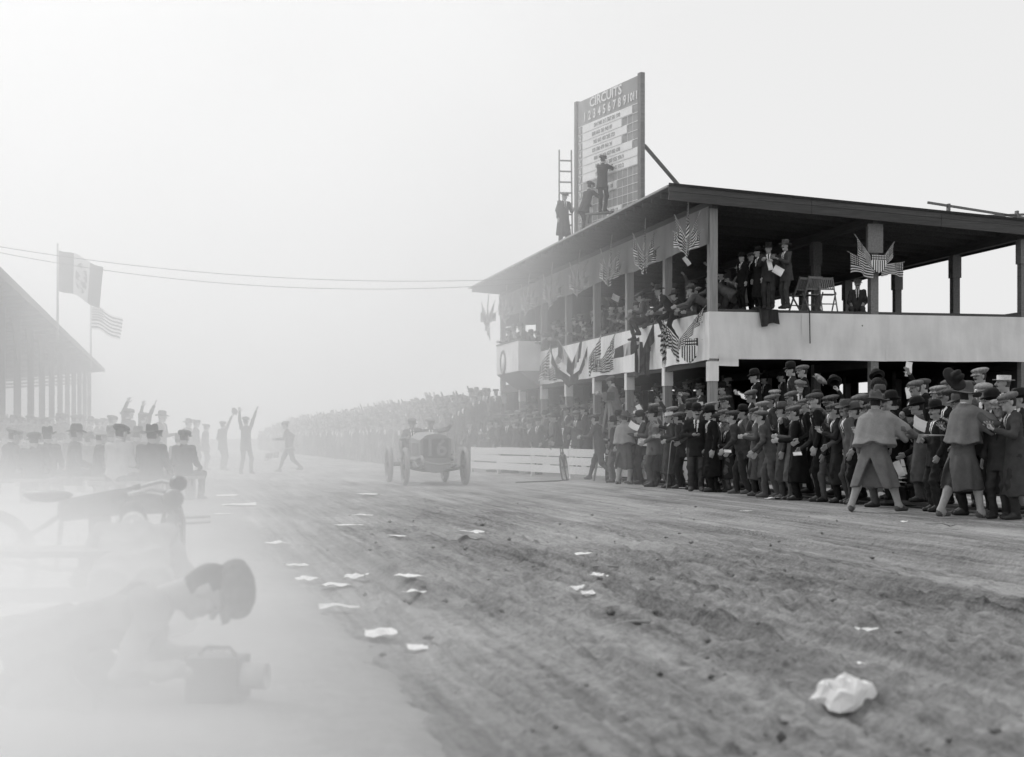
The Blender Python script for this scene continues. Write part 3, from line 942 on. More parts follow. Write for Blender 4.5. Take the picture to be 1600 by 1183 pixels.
# railing of spars on the roof at the right
RR = [(6.2, .3), (9.1, .3)]
mbr = MB()
for (xa, za, xb, zb) in ((6.1, .58, 9.2, .42), (7.6, .35, 9.2, .56)):
    mbr.beam((xa, .3, roof_z(xa) + za), (xb, .3, roof_z(xb) + zb), .05, .06)
for x in (6.7, 8.7): mbr.span(x - .03, x + .03, .24, .36, roof_z(x) + .2, roof_z(x) + .60)
mbr.build('roof_spars', M['grey_wood'], GS)

# ------------------------------------------------------------------ white board fence
def fence():
    a = np.array((50.4, 9.62)); b = np.array((26.0, 12.9))           # (s, t) ends
    L = np.linalg.norm(b - a); dr = (b - a) / L
    P = W(a[0], a[1]); Q = W(b[0], b[1])
    ang = math.atan2(Q.y - P.y, Q.x - P.x)
    root = empty('board_fence', P, ang)
    tag(root, 'low white fence of three boards between track and grandstand', 'fence')
    x = 0.0; k = 0
    while x < L:
        l = 3.05 if k else 2.6
        for j, z in enumerate((.13, .37, .61)):
            dz = rnd.uniform(-.012, .012); tl = rnd.uniform(-.006, .006)
            o = MB().box((0, 0, 0), (l - .012, .026, .218)).build('board', M['white_wood'], root, (x + l / 2, rnd.uniform(-.006, .006), z + .11 + dz), (0, tl, 0))
        MB().span(x - .05, x + .05, .018, .11, -.05, .84).build('fence_post', M['white_wood'], root)
        x += l; k += 1
    return root
fence()

# ------------------------------------------------------------------ grandstand across the track on the left
M['far_roof'] = wood('far_roof', .12, .2, 1)
M['far_post'] = wood('far_post', .10, .2, 2)
LS = empty('far_grandstand', W(40, -5, 0), TH)
tag(LS, 'open grandstand with deep sloping roof at the left of the track', 'grandstand')
def lz(x): return 5.95 + .092 * x
LEN = 73.0
mb = MB()
for (xa, xb) in ((0, -11),):
    mb.add([(0, 0, lz(0)), (0, LEN, lz(0)), (-11, LEN, lz(-11)), (-11, 0, lz(-11)), (0, 0, lz(0) + .1), (0, LEN, lz(0) + .1), (-11, LEN, lz(-11) + .1), (-11, 0, lz(-11) + .1)],
           [(0, 3, 2, 1), (4, 5, 6, 7), (0, 1, 5, 4), (1, 2, 6, 5), (2, 3, 7, 6), (3, 0, 4, 7)])
mb.build('roof', M['far_roof'], LS)
for k in range(27): MB().beam((-.05, .3 + k * 2.75, lz(0) - .07), (-10.9, .3 + k * 2.75, lz(-10.9) - .07), .07, .13).build('rafter', M['far_post'], LS)
MB().span(.01, .05, 0, LEN, lz(0) - .15, lz(0) + .12).build('eave_board', M['far_post'], LS)
for k in range(14):
    y = LEN - .4 - k * 5.6
    for x in (-1.0, -10.4):
        MB().span(x - .13, x + .13, y - .13, y + .13, 0, lz(x) - .14).build('post', M['far_post'], LS)
    if y > 5: MB().beam((-1.0, y, 4.1), (-1.0, y - 2.4, lz(-1) - .2), .06, .1).build('brace', M['far_post'], LS)
    MB().beam((-1.15, y, lz(-1) - .8), (-10.2, y, lz(-10) - .6), .06, .12).build('tie_beam', M['far_post'], LS)
for k in range(5):
    MB().span(-2.2 - 1.7 * k, -3.9 - 1.7 * k, 0, LEN, 0, .35 + .30 * k).build('tier', M['far_post'], LS)
cloth_strip('hanging_cloth', 'canvas_grey', LS, (-1.0, LEN - 1.0), (-.6, LEN - 7.5), 4.2, 5.7, .05, .2, 16, 6, 70)
# ------------------------------------------------------------------ flags and bunting
def flag_mat(name, kind):
    m, t, b = newmat(name, .9, .05)
    uv = node(t, 'ShaderNodeUVMap'); sp = node(t, 'ShaderNodeSeparateXYZ'); t.links.new(uv.outputs[0], sp.inputs[0])
    U, V = sp.outputs[0], sp.outputs[1]
    def mth(op, a, k=None, c=None):
        n = node(t, 'ShaderNodeMath', operation=op)
        for i, x in enumerate((a, k, c)):
            if x is None: continue
            if isinstance(x, (int, float)): n.inputs[i].default_value = x
            else: t.links.new(x, n.inputs[i])
        return n.outputs[0]
    def mixf(f, a, c):
        n = node(t, 'ShaderNodeMix', data_type='FLOAT')
        for s_, x in (('Factor', f), ('A', a), ('B', c)):
            if isinstance(x, (int, float)): n.inputs[s_].default_value = x
            else: t.links.new(x, n.inputs[s_])
        return n.outputs['Result']
    if kind in ('us', 'shield'):
        if kind == 'us':
            st_ = mth('GREATER_THAN', mth('FRACT', mth('MULTIPLY', V, 6.5)), .5)
            cant = mth('MULTIPLY', mth('LESS_THAN', U, .42), mth('GREATER_THAN', V, .46))
            nx, ny = 14.0, 9.0
        else:
            st_ = mth('GREATER_THAN', mth('FRACT', mth('MULTIPLY', U, 6.5)), .5)
            cant = mth('GREATER_THAN', V, .68)
            nx, ny = 9.0, 8.0
        du = mth('SUBTRACT', mth('FRACT', mth('MULTIPLY', U, nx)), .5); dv = mth('SUBTRACT', mth('FRACT', mth('MULTIPLY', V, ny)), .5)
        star = mth('LESS_THAN', mth('ADD', mth('MULTIPLY', du, du), mth('MULTIPLY', dv, dv)), .10)
        col = mixf(cant, mixf(st_, .86, .03), mixf(star, .04, .86))
    elif kind == 'state':
        band = mth('MULTIPLY', mth('GREATER_THAN', U, .34), mth('LESS_THAN', U, .68))
        du = mth('DIVIDE', mth('SUBTRACT', U, .51), .13); dv = mth('DIVIDE', mth('SUBTRACT', V, .48), .36)
        r = mth('ADD', mth('MULTIPLY', du, du), mth('MULTIPLY', dv, dv))
        ring = mth('LESS_THAN', r, 1.0)
        nz = node(t, 'ShaderNodeTexNoise'); nz.inputs['Scale'].default_value = 7; t.links.new(uv.outputs[0], nz.inputs['Vector'])
        col = mixf(band, .10, mixf(ring, .55, mixf(mth('GREATER_THAN', nz.outputs['Fac'], .5), .12, .45)))
    elif kind == 'tri':
        col = mixf(mth('LESS_THAN', U, .34), mixf(mth('GREATER_THAN', U, .67), .62, .06), .09)
    else:
        col = mixf(mth('LESS_THAN', V, .5), .07, .10)
    t.links.new(col, b.inputs['Base Color'])
    return m
for k in ('us', 'shield', 'state', 'tri', 'dark'):
    M['flag_' + k] = flag_mat('flag_' + k, k)
    if k != 'shield': thin(M['flag_' + k], .35)
M['staff'] = wood('staff', .35, .2)

def drape(name, kind, parent, a, b, drop, gather=.0, folds=5, amp=.05, seed=0, n=30, m=16, out=-1, droop=None):
    """cloth hung along the staff a->b (local), falling by drop; outward is local -y"""
    rg = np.random.RandomState(seed); ph = rg.rand(6) * 6.28
    a = np.array(a, float); b = np.array(b, float)
    U, V = np.meshgrid(np.linspace(0, 1, n), np.linspace(0, 1, m), indexing='ij')
    c = (a + b) / 2
    base = a + (b - a) * U[..., None]
    pull = gather * V ** .8
    base = base + (b - base) * pull[..., None]
    dz = -drop * V * (1 - .12 * np.sin(U * 6 + ph[0]) * V) * (1 + (0 if droop is None else droop) * U)
    k = V ** .7
    fx = amp * k * (np.sin(U * folds * 6.28 + ph[1] + V) + .4 * np.sin(U * folds * 11 + ph[2]))
    fy = amp * k * (np.cos(U * folds * 6.28 + ph[1] + V * 1.5) + .5 * np.cos(U * folds * 9 + ph[3])) - .03 - .02 * V
    P = base.copy(); P[..., 0] += fx * .8; P[..., 1] += fy; P[..., 2] += dz
    i = np.arange(n - 1)[:, None] * m + np.arange(m - 1)[None]
    f = np.stack((i, i + m, i + m + 1, i + 1), -1).reshape(-1, 4)
    uv = np.stack((U, 1 - V), -1).reshape(-1, 2)
    return link(name, np_mesh(name, P.reshape(-1, 3), f, [M['flag_' + kind]], uv=uv), parent)
def staff(parent, a, b, r=.010):
    d = (np.array(a, float) - np.array(b, float)); d /= np.linalg.norm(d)
    return MB().tube([np.array(b, float) - d * .04, np.array(a, float) + d * .06], r, 6).build('staff', M['staff'], parent)
def shield(parent, c, w_, h_):
    pts = [(-.5, .5), (-.25, .46), (0, .5), (.25, .46), (.5, .5), (.5, -.05), (.42, -.26), (.24, -.42), (0, -.52), (-.24, -.42), (-.42, -.26), (-.5, -.05)]
    n = len(pts)
    v = [(c[0] + x * w_, c[1] - .03, c[2] + z * h_) for x, z in pts] + [(c[0] + x * w_, c[1] + .03, c[2] + z * h_) for x, z in pts]
    uv = [(x + .5, z + .5) for x, z in pts] * 2
    f = [tuple(range(n))[::-1], tuple(range(n, 2 * n))] + [(i, (i + 1) % n, (i + 1) % n + n, i + n) for i in range(n)]
    return link('shield', np_mesh('shield', v, f, [M['flag_shield']], smooth=False, uv=uv), parent)

RZL = -(math.pi / 2 - TH)                       # x to the viewer's right along the long side, -y outward
names = ['corner post', 'second post', 'third post', 'fourth post', 'fifth post', 'sixth post', 'seventh post', 'far end post']
for i in range(8):                              # one spray of flags at the head of each front post
    p = W(S0 + i * BAY, T0 - .62, 5.92)
    e = empty('flag_bunting', p, R(-34))
    e.scale = (1.15, 1.15, 1.08)
    tag(e, 'starred and striped bunting on the grey valance at the %s of the grandstand' % names[i], 'bunting', 'bunting under the grandstand eave')
    tw = rnd.uniform(-.06, .06)
    for q, (x1, z1, dr, ga) in enumerate(((.05, 1.12, .50, .12), (.30, .80, .42, .15), (-.30, .78, .46, .15), (.34, .40, .30, .1), (-.34, .42, .34, .1))):
        A1, B1 = (x1 + tw, -.05 + .02 * q, z1), (x1 * .1, -.07 + .02 * q, .22)
        drape('flag', 'us', e, A1, B1, dr, ga, 2, .04, i * 7 + q)
        staff(e, A1, B1)
# groups hung on the white canvas of the balcony
specs = [(1067, 'us', 1), (993, 'dark', 0), (940, 'us', 0), (893, 'tri', 0), (860, 'us', 0)]
lab = ['striped flags and shield on the white canvas nearest the corner post', 'dark flag cluster with a white fold on the white canvas, second from corner',
       'striped flags spread like a tent on the white canvas, third from corner', 'dark bands of flag looped in a U on the white canvas',
       'striped flags on the white canvas beside the projecting balcony box']
for k, (px, kind, sh_) in enumerate(specs):
    a = (px - 800) / FPX
    d = (T0 - .48) / (VX * a + VY)
    e = empty('flag_bunting', D(px, d, 3.2), R(-44))
    tag(e, lab[k], 'bunting', 'flag groups on the balcony canvas')
    if kind == 'us' and sh_:
        drape('flag', 'us', e, (-.62, -.04, 1.0), (-.50, -.05, .95), .95, .0, 2, .07, 90, droop=.2)
        drape('flag', 'us', e, (.75, -.05, 1.28), (-.1, -.06, .45), .32, .1, 4, .05, 91); staff(e, (.75, -.05, 1.28), (-.1, -.06, .45))
        drape('flag', 'us', e, (-.66, -.04, 1.05), (-.05, -.05, .45), .55, .3, 3, .06, 92)
        shield(e, (.28, -.10, .18), .52, .62)
    elif kind == 'us':
        drape('flag', 'us', e, (-.45, -.04, .45), (.05, -.05, 1.1), .62, .0, 3, .06, 100 + k); staff(e, (-.2, -.04, .6), (.05, -.05, 1.2))
        drape('flag', 'us', e, (.62, -.04, 1.15), (.10, -.05, .40), .55, .1, 3, .06, 110 + k); staff(e, (.62, -.04, 1.15), (.10, -.05, .40))
        drape('flag', 'us', e, (-.25, -.05, .35), (.55, -.06, .42), .45, .0, 4, .05, 120 + k)
    elif kind == 'dark':
        drape('flag', 'tri', e, (-.72, -.04, .50), (.2, -.05, .80), .35, .0, 2, .06, 130)
        drape('flag', 'dark', e, (.72, -.04, 1.2), (.25, -.05, .3), .50, .0, 3, .05, 131); staff(e, (.72, -.04, 1.2), (.25, -.05, .3))
        drape('flag', 'dark', e, (.05, -.05, .45), (.6, -.06, .45), .72, .1, 3, .05, 132)
        drape('flag', 'tri', e, (.0, -.07, .7), (.35, -.08, .65), .8, .3, 2, .05, 133)
    else:
        pts = [(-.85, 1.15), (-.8, .6), (-.55, .1), (.0, -.2), (.4, 0), (.65, .5), (.9, 1.15)]
        for q in range(6):
            (x0, z0), (x1, z1) = pts[q], pts[q + 1]
            drape('flag', 'dark', e, (x0, -.05, z0 + .16), (x1, -.05, z1 + .16), .33, .0, 1, .03, 140 + q)
        drape('flag', 'tri', e, (-.55, -.05, 1.2), (.1, -.06, .4), .45, .1, 3, .05, 150); staff(e, (-.55, -.05, 1.2), (.1, -.06, .4))
        drape('flag', 'tri', e, (.55, -.05, 1.3), (.1, -.06, .4), .50, .2, 3, .05, 151); staff(e, (.55, -.05, 1.3), (.1, -.06, .4))
# fan of four flags with a shield on the second post of the end face
e = empty('flag_fan', W(S0 - .16, T0 + 4.4, 5.55), TH)
tag(e, 'fan of four flags with a striped shield on the bare post right of the chairs', 'bunting')
link('post_board', MB().box((0, 0, 0), (.42, .05, .75)).mesh('post_board', M['grey_wood']), e, (0, .03, .75))
for k, (x, z, dr) in enumerate(((-.58, .78, .42), (-.76, .36, .52), (.46, .62, .30), (.72, .14, .34))):
    a_, b_ = (x, -.06, z), (x * .16, -.07, z * .16 + .02)
    f = drape('flag', 'us', e, a_, b_, dr, .0, 2, .028, 160 + k, droop=-.35 if x < 0 else -.2)
    staff(e, a_, b_)
shield(e, (.02, -.12, .08), .40, .46)
# flag hanging beyond the far corner
e = empty('flag_bunting', W(S0 + 7 * BAY + .5, T0 - .4, 5.5), RZL)
tag(e, 'limp flag hung out at the far left corner under the roof', 'bunting')
drape('flag', 'us', e, (-.7, -.04, .9), (.1, -.05, .25), .55, .0, 2, .06, 171); staff(e, (-.7, -.04, .9), (.1, -.05, .25))
# cloth and rod hanging from the end rail
e = drape('hung_coat', 'dark', None, (-.26, 0, 0), (.26, 0, -.02), .42, .05, 3, .035, 180, droop=-.1)
e.location = W(S0 - .2, T0 + 1.42, 4.42); e.rotation_euler = (0, 0, TH)
e.data.materials[0] = M['cloth_dusk']
tag(e, 'dark cloth hanging over the rail on the end of the balcony', 'cloth')
o = MB().tube([(0, 0, 0), (.01, -.02, -.85)], .014, 6).build('rod', M['dark_wood'], None, W(S0 - .2, T0 + 2.55, 4.40))
tag(o, 'thin dark rod hanging down the canvas below the chairs', 'rod')

# ------------------------------------------------------------------ flagpoles on the far stand
def flagpole(px, d, ztop, zbot, kind, fw, fh, label, seed, ang):
    p = D(px, d, zbot)
    e = empty('flagpole', p, ang)
    tag(e, label, 'flag')
    MB().tube([(0, 0, 0), (0, 0, ztop - zbot)], [.06, .035], 8).build('pole', M['staff'], e)
    n, m = 30, 18
    U, V = np.meshgrid(np.linspace(0, 1, n), np.linspace(0, 1, m), indexing='ij')
    rg = np.random.RandomState(seed); ph = rg.rand(4) * 6
    X = .05 + U * fw * (1 - .08 * V); Y = .16 * U * np.sin(U * 7 + ph[0] + V * 1.2) * fw / 2
    Z = (ztop - zbot) - .25 - fh * V - U ** 1.2 * fw * .42 + .06 * np.sin(U * 9 + ph[1])
    i = np.arange(n - 1)[:, None] * m + np.arange(m - 1)[None]
    f = np.stack((i, i + m, i + m + 1, i + 1), -1).reshape(-1, 4)
    link('flag', np_mesh('flag', np.stack((X, Y, Z), -1).reshape(-1, 3), f, [M['flag_' + kind]], uv=np.stack((U, 1 - V), -1).reshape(-1, 2)), e)
flagpole(90, 66, 9.5, 5.4, 'state', 1.95, 1.75, 'larger banded flag with a central crest on pole above the far stand', 3, 0)
flagpole(142, 92, 9.3, 5.4, 'us', 1.85, 1.35, 'smaller striped flag on the shorter pole above the far stand', 5, 0)

# ------------------------------------------------------------------ overhead wires
def wire(a, b, sag, label):
    n = 40
    pts = [a.lerp(b, i / n) - Vector((0, 0, sag * 4 * (i / n) * (1 - i / n))) for i in range(n + 1)]
    o = MB().tube(pts, .014, 5).build('overhead_wire', M['ink'])
    tag(o, label, 'wire', 'wires strung over the track')
wire(D(-60, 56, 8.35), W(S0 + 5 * BAY, T0 - .2, 7.05), .62, 'upper thin wire strung across the track to the grandstand eave')
wire(D(-60, 57, 8.30), W(S0 + 5 * BAY + .6, T0 - .2, 6.95), .80, 'lower thin wire strung across the track to the grandstand eave')

wp = empty('wire_mast', D(-60, 56.5, 5.6), 0)
tag(wp, 'plain mast on the far stand roof carrying the overhead wires', 'mast')
MB().tube([(0, 0, 0), (0, 0, 3.0)], [.07, .05], 8).build('pole', M['staff'], wp)
MB().beam((0, -.6, 2.72), (0, .7, 2.72), .06, .08).build('cross_arm', M['staff'], wp)
# ------------------------------------------------------------------ scoreboard on the roof
def text_mesh(body, size, mat, align='CENTER', ext=.006):
    cu = bpy.data.curves.new('lettering', 'FONT')
    cu.body = body; cu.size = size; cu.align_x = align; cu.align_y = 'CENTER'; cu.extrude = ext
    cu.offset = size * .018
    cu.resolution_u = 2
    ob = bpy.data.objects.new('lettering_src', cu)
    COL.objects.link(ob)
    dg = bpy.context.evaluated_depsgraph_get()
    me = bpy.data.meshes.new_from_object(ob.evaluated_get(dg))
    bpy.data.objects.remove(ob)
    me.materials.clear(); me.materials.append(mat)
    me.name = 'lettering'
    return me
M['board_grey'] = grey('board_grey', .33, .85, .2, 2, .1)
M['board_white'] = grey('board_white', .78, .85, .08, 4, .05)
BW, BT, BB = 4.15, 11.95, 7.47
_p0 = D(998, 45.8)
ax = Vector((.401, -.916, 0)).normalized()
SB = empty('scoreboard', _p0 - ax * BW, math.atan2(ax.y, ax.x))
tag(SB, 'tall lap scoreboard headed CIRCUITS standing on the grandstand roof', 'scoreboard')
MB().span(.02, BW, .0, .05, BB, BT).build('board_panel', M['board_grey'], SB)
MB().span(BW + .002, BW + .20, -.04, .10, BB - .05, BT + .05).build('board_post', M['grey_wood'], SB)
MB().span(-.16, .018, -.04, .10, BB - .05, BT + .05).build('board_post', M['grey_wood'], SB)
MB().span(-.30, -.165, .1, .25, BB, BT - .35).build('board_post', M['grey_wood'], SB)
cw = (BW - .42) / 11; x0 = .40
rh = .262; z0 = BT - .82
def scell(c): return x0 + (c + .5) * cw
grid = MB()
nrow = 14
for c in range(12): grid.span(x0 + c * cw - .009, x0 + c * cw + .009, -.006, -.001, BB + .02, z0)
for r in range(nrow): grid.span(.06, BW - .02, -.011, -.0065, z0 - r * rh - .009, z0 - r * rh + .009)
grid.build('painted_grid', M['board_white'], SB)
def put(me, x, z, y=-.014): return link('lettering', me, SB, (x, y, z), (R(90), 0, 0))
put(text_mesh('CIRCUITS', .42, M['board_white']), 2.0, BT - .20).scale = (1.22, 1, 1)
for c in range(11): put(text_mesh(str(c + 1), .40 if c < 9 else .36, M['board_white']), scell(c), BT - .58)
fills = {0: (0, 10), 1: (0, 8), 2: (0, 9), 3: (0, 8), 4: (0, 10), 5: (0, 11), 6: (0, 11), 8: (4, 7), 11: (5, 8), 13: (5, 9)}
for r, (c0, c1) in fills.items():
    zc = z0 - (r + .5) * rh
    MB().span(x0 + c0 * cw + .015, x0 + c1 * cw - .015, -.024, -.012, zc - .115, zc + .115).build('time_card', M['board_white'], SB)
    s_ = ''.join(rnd.choice('0123456789') if q % 4 else ' ' for q in range(int((c1 - c0) * 2.4)))
    t_ = put(text_mesh(s_, .17, M['board_grey']), (scell(c0) + scell(c1 - 1)) / 2, zc, -.027)
    t_['kind'] = 'stuff'
for r in range(nrow):
    put(text_mesh(str(r + 1), .25, M['board_white']), .22, z0 - (r + .5) * rh)
# props behind the board
MB().beam((BW + .12, .12, BT - 2.1), (BW + .12 + 1.9, 1.2, 7.42), .11, .09).build('prop', M['plank_wood'], SB)
for (xa, xb) in ((.75, 1.15), (1.55, 1.15)):
    MB().beam((BW + xa, .9, 7.42), (BW + xb, .9, 8.25), .06, .06).build('trestle_leg', M['plank_wood'], SB)

# ladders on the roof
def ladder(loc, rz, L, w_, lean, label, rung=.30, taper=0.0):
    e = empty('ladder', loc, rz)
    tag(e, label, 'ladder', 'ladders on the grandstand roof')
    dy = math.sin(lean) * L; dz = math.cos(lean) * L
    for sx in (-1, 1):
        MB().beam((sx * w_ / 2, 0, 0), (sx * w_ / 2 * (1 - taper), dy, dz), .04, .075, (0, 1, 0)).build('side_rail', M['grey_wood'], e)
    n = int(L / rung)
    for k in range(1, n):
        q = k / n
        MB().beam((-w_ / 2 * (1 - taper * q), dy * q, dz * q), (w_ / 2 * (1 - taper * q), dy * q, dz * q), .03, .05).build('rung', M['grey_wood'], e)
    return e
ladder(D(884, 50.5, 7.42), R(8), 3.2, .44, .03, 'upright ladder standing alone at the left of the scoreboard', .33, .08)
ladder(D(916, 49.0, 7.42), R(-30), 2.9, .36, .12, 'ladder leaning against the face of the scoreboard behind the climbing man', .3, .3)
e = empty('trestle', D(938, 47.4, 7.42), R(-30))
tag(e, 'low wooden trestle at the foot of the scoreboard', 'trestle')
MB().span(-.45, .45, -.14, .14, .62, .67).build('trestle_top', M['grey_wood'], e)
for sx in (-1, 1):
    for sy in (-1, 1): MB().beam((sx * .38, sy * .09, .615), (sx * .46, sy * .16, 0), .05, .05).build('leg', M['grey_wood'], e)
MB().beam((-.43, -.12, .3), (.43, -.12, .36), .03, .06).build('stretcher', M['grey_wood'], e)

# ------------------------------------------------------------------ folding chairs on the balcony
M['chair_wood'] = wood('chair_wood', .22, .25)
def chair(loc, rz, label):
    e = empty('folding_chair', loc, rz)
    tag(e, label, 'chair', 'folding chairs on the balcony tier')
    for sx in (-1, 1):
        MB().beam((sx * .20, .22, 0), (sx * .19, -.20, .92), .025, .04).build('back_leg', M['chair_wood'], e)
        MB().beam((sx * .17, -.20, 0), (sx * .17, .16, .50), .025, .04).build('front_leg', M['chair_wood'], e)
    for k in range(5): MB().span(-.18, .18, -.16 + k * .078, -.092 + k * .078, .44, .458).build('seat_slat', M['chair_wood'], e)
    for k in range(7):
        x = -.15 + k * .05
        MB().beam((x, -.075, .62), (x, -.182, .86), .028, .012).build('back_slat', M['chair_wood'], e)
    MB().beam((-.20, -.19, .885), (.20, -.19, .885), .02, .06).build('top_bar', M['chair_wood'], e)
    MB().beam((-.20, -.065, .60), (.20, -.065, .60), .02, .04).build('lower_bar', M['chair_wood'], e)
    MB().beam((-.19, .11, .20), (.19, .11, .20), .018, .03).build('leg_stretcher', M['chair_wood'], e)
    return e
chair(D(1250, 40.2, 4.40), R(35), 'folding chair behind the standing man, farthest from the post')
chair(D(1268, 40.0, 4.40), R(20), 'folding chair seen from behind, middle one of the balcony')
chair(D(1293, 39.9, 4.40), R(185), 'slat-backed folding chair standing clear against the bright gap')

# ------------------------------------------------------------------ litter on the track
M['paper'] = thin(grey('paper', .86, .9, .06, 9, .3, bdist=.01), .15)
M['stick'] = wood('stick', .30, .3, 0)
def paper(px, py, w_, l_, crump, label, seed, rz=None, z=.02):
    rg = np.random.RandomState(seed)
    n = 9
    U, V = np.meshgrid(np.linspace(-.5, .5, n), np.linspace(-.5, .5, n), indexing='ij')
    X = U * w_ * (1 - .25 * rg.rand() * V) + .06 * w_ * (rg.rand(n, n) - .5); Y = V * l_ * (1 + .3 * rg.rand() * U) + .06 * l_ * (rg.rand(n, n) - .5)
    k = rg.rand(6) * 6.28
    fold = U * math.cos(k[0]) + V * math.sin(k[0])
    Z = crump * (.9 * np.maximum(0, .35 - np.abs(fold - .1)) * 2 + .5 * np.clip(U * math.cos(k[1]) + V * math.sin(k[1]), 0, 1) ** 2 * 3 + .22 * np.sin(U * 9 + k[2]) * np.sin(V * 8 + k[3]) + .12 * rg.rand(n, n)) * .8
    Z -= Z.min()
    v = np.stack((X, Y, Z), -1).reshape(-1, 3)
    i = np.arange(n - 1)[:, None] * n + np.arange(n - 1)[None]
    f = np.stack((i, i + n, i + n + 1, i + 1), -1).reshape(-1, 4)
    o = link('paper_scrap', np_mesh('paper_scrap', v, f, [M['paper']], smooth=False), None, G(px, py) + Vector((0, 0, z + gz(G(px, py)))), (0, 0, rg.uniform(0, 6) if rz is None else rz))
    tag(o, label, 'paper', 'papers littering the track')
P_ = [(727, 846, .34, .30, .09, 'large pale paper standing up on the track in front of the car'),
      (557, 916, .16, .18, .05, 'small bent paper lying just right of a ragged one near the apron edge'),
      (527, 923, .24, .20, .03, 'ragged flat paper near the apron edge left of the small bent one'),
      (640, 914, .24, .12, .02, 'long thin paper lying above a square one in mid track'),
      (651, 930, .17, .16, .02, 'square paper lying just below a long thin one in mid track'),
      (592, 1000, .22, .16, .05, 'crumpled paper nearest the camera beside the apron edge'),
      (577, 776, .42, .4, .05, 'heap of torn paper left of the car, far up the track'),
      (374, 792, .55, .5, .03, 'big spread sheet on the apron edge, far up the track'),
      (356, 776, .7, .4, .02, 'flat sheet behind the big spread sheet on the apron edge'),
      (651, 1018, .20, .10, .02, 'thin strip of paper right of the crumpled one'),
      (910, 870, .18, .15, .03, 'pale scrap alone in the middle of the track right of the large paper'),
      (934, 916, .14, .12, .04, 'curled scrap, topmost of three in the dark ruts'),
      (898, 930, .10, .10, .04, 'tiny scrap, leftmost of three in the dark ruts'),
      (918, 941, .09, .09, .03, 'tiny scrap, lowest of three in the dark ruts'),
      (1350, 995, .16, .07, .02, 'narrow white strip on the dark ruts at the right'),
      (1343, 1044, .04, .05, .01, 'tiny white crumb on the ruts at the lower right'),
      (1211, 781, .40, .22, .03, 'white sheet at the feet of the crowd'),
      (1166, 801, .2, .1, .01, 'thin white sliver on the track before the crowd'),
      (1413, 819, .10, .08, .03, 'small scrap on the track before the caped guard'),
      (1070, 764, .5, .25, .02, 'sheet lying by the shoes of the man facing the camera'),
      (432, 853, .16, .22, .03, 'twisted scrap on the apron edge, farthest of a short line'),
      (463, 888, .15, .20, .03, 'twisted scrap on the apron edge, middle of a short line'),
      (482, 912, .14, .16, .03, 'twisted scrap on the apron edge, nearest of a short line'),
      (530, 960, .08, .26, .04, 'long twisted scrap hanging on the apron edge'),
      (545, 824, .36, .16, .02, 'slim sheet in the grey ruts left of the large pale paper'),
      (620, 846, .34, .1, .01, 'flat strip on the pale dust patch left of the large paper'),
      (566, 808, .30, .22, .03, 'small sheet far up the track below the torn heap'),
      (348, 809, .22, .2, .02, 'scrap lying on the smooth apron beside the big sheet')]
for k, (px, py, w_, l_, c_, lb) in enumerate(P_): paper(px, py, w_, l_, c_, lb, 300 + k)
for k, (px, py, L, rz, lb) in enumerate(((994, 979, .19, .1, 'pale stick lying across the ruts in mid foreground'), (1250, 1076, .34, .06, 'thin pale stick near the big crumpled sheet'), (944, 890, .24, -.1, 'slim stick lying above the three scraps'))):
    o = MB().tube([(-L / 2, 0, .012), (0, .012, .018), (L / 2, 0, .012)], [.009, .012, .008], 6).build('stick', M['stick'], None, G(px, py) + Vector((0, 0, .012)), (0, 0, rz))
    tag(o, lb, 'stick', 'sticks on the track')
def heap(px, py, w_, h_, label):
    n, m = 15, 6
    rg = np.random.RandomState(12)
    vs = []
    for i in range(m):
        el = math.pi / 2 * i / (m - 1)
        for k in range(n):
            a = 2 * math.pi * k / n
            r = w_ / 2 * math.cos(el) ** .7 * (1 + .22 * math.sin(a * 3 + 1) * math.cos(el) + .30 * (rg.rand() - .5))
            vs.append((r * math.cos(a) * 1.15, r * math.sin(a) * .8, h_ * math.sin(el) * (1 + .12 * math.sin(2 * a + i)) + .035 * (rg.rand() - .5)))
    fs = np.array([(i * n + k, i * n + (k + 1) % n, (i + 1) * n + (k + 1) % n, (i + 1) * n + k) for i in range(m - 1) for k in range(n)])
    p = G(px, py); p.z = gz(p) - .01
    tag(link('paper_scrap', np_mesh('paper_heap', vs, fs, [M['paper']], smooth=False), None, p, (0, 0, .3)), label, 'paper', 'papers littering the track')
heap(1321, 1112, .22, .105, 'big white crumpled sheet in the lower right corner')
# broken twigs by the right-hand guard
o = MB()
for k in range(7):
    a = rnd.uniform(0, 6.28); o.tube([(0, 0, .01), (math.cos(a) * .12, math.sin(a) * .2, .05), (math.cos(a + .3) * .3, math.sin(a + .3) * .45, .03)], [.007, .005, .003], 5)
tag(o.build('twig', M['stick'], None, G(1485, 826) + Vector((0, 0, .02))), 'broken leafless twig on the track before the right-hand guard', 'twig')
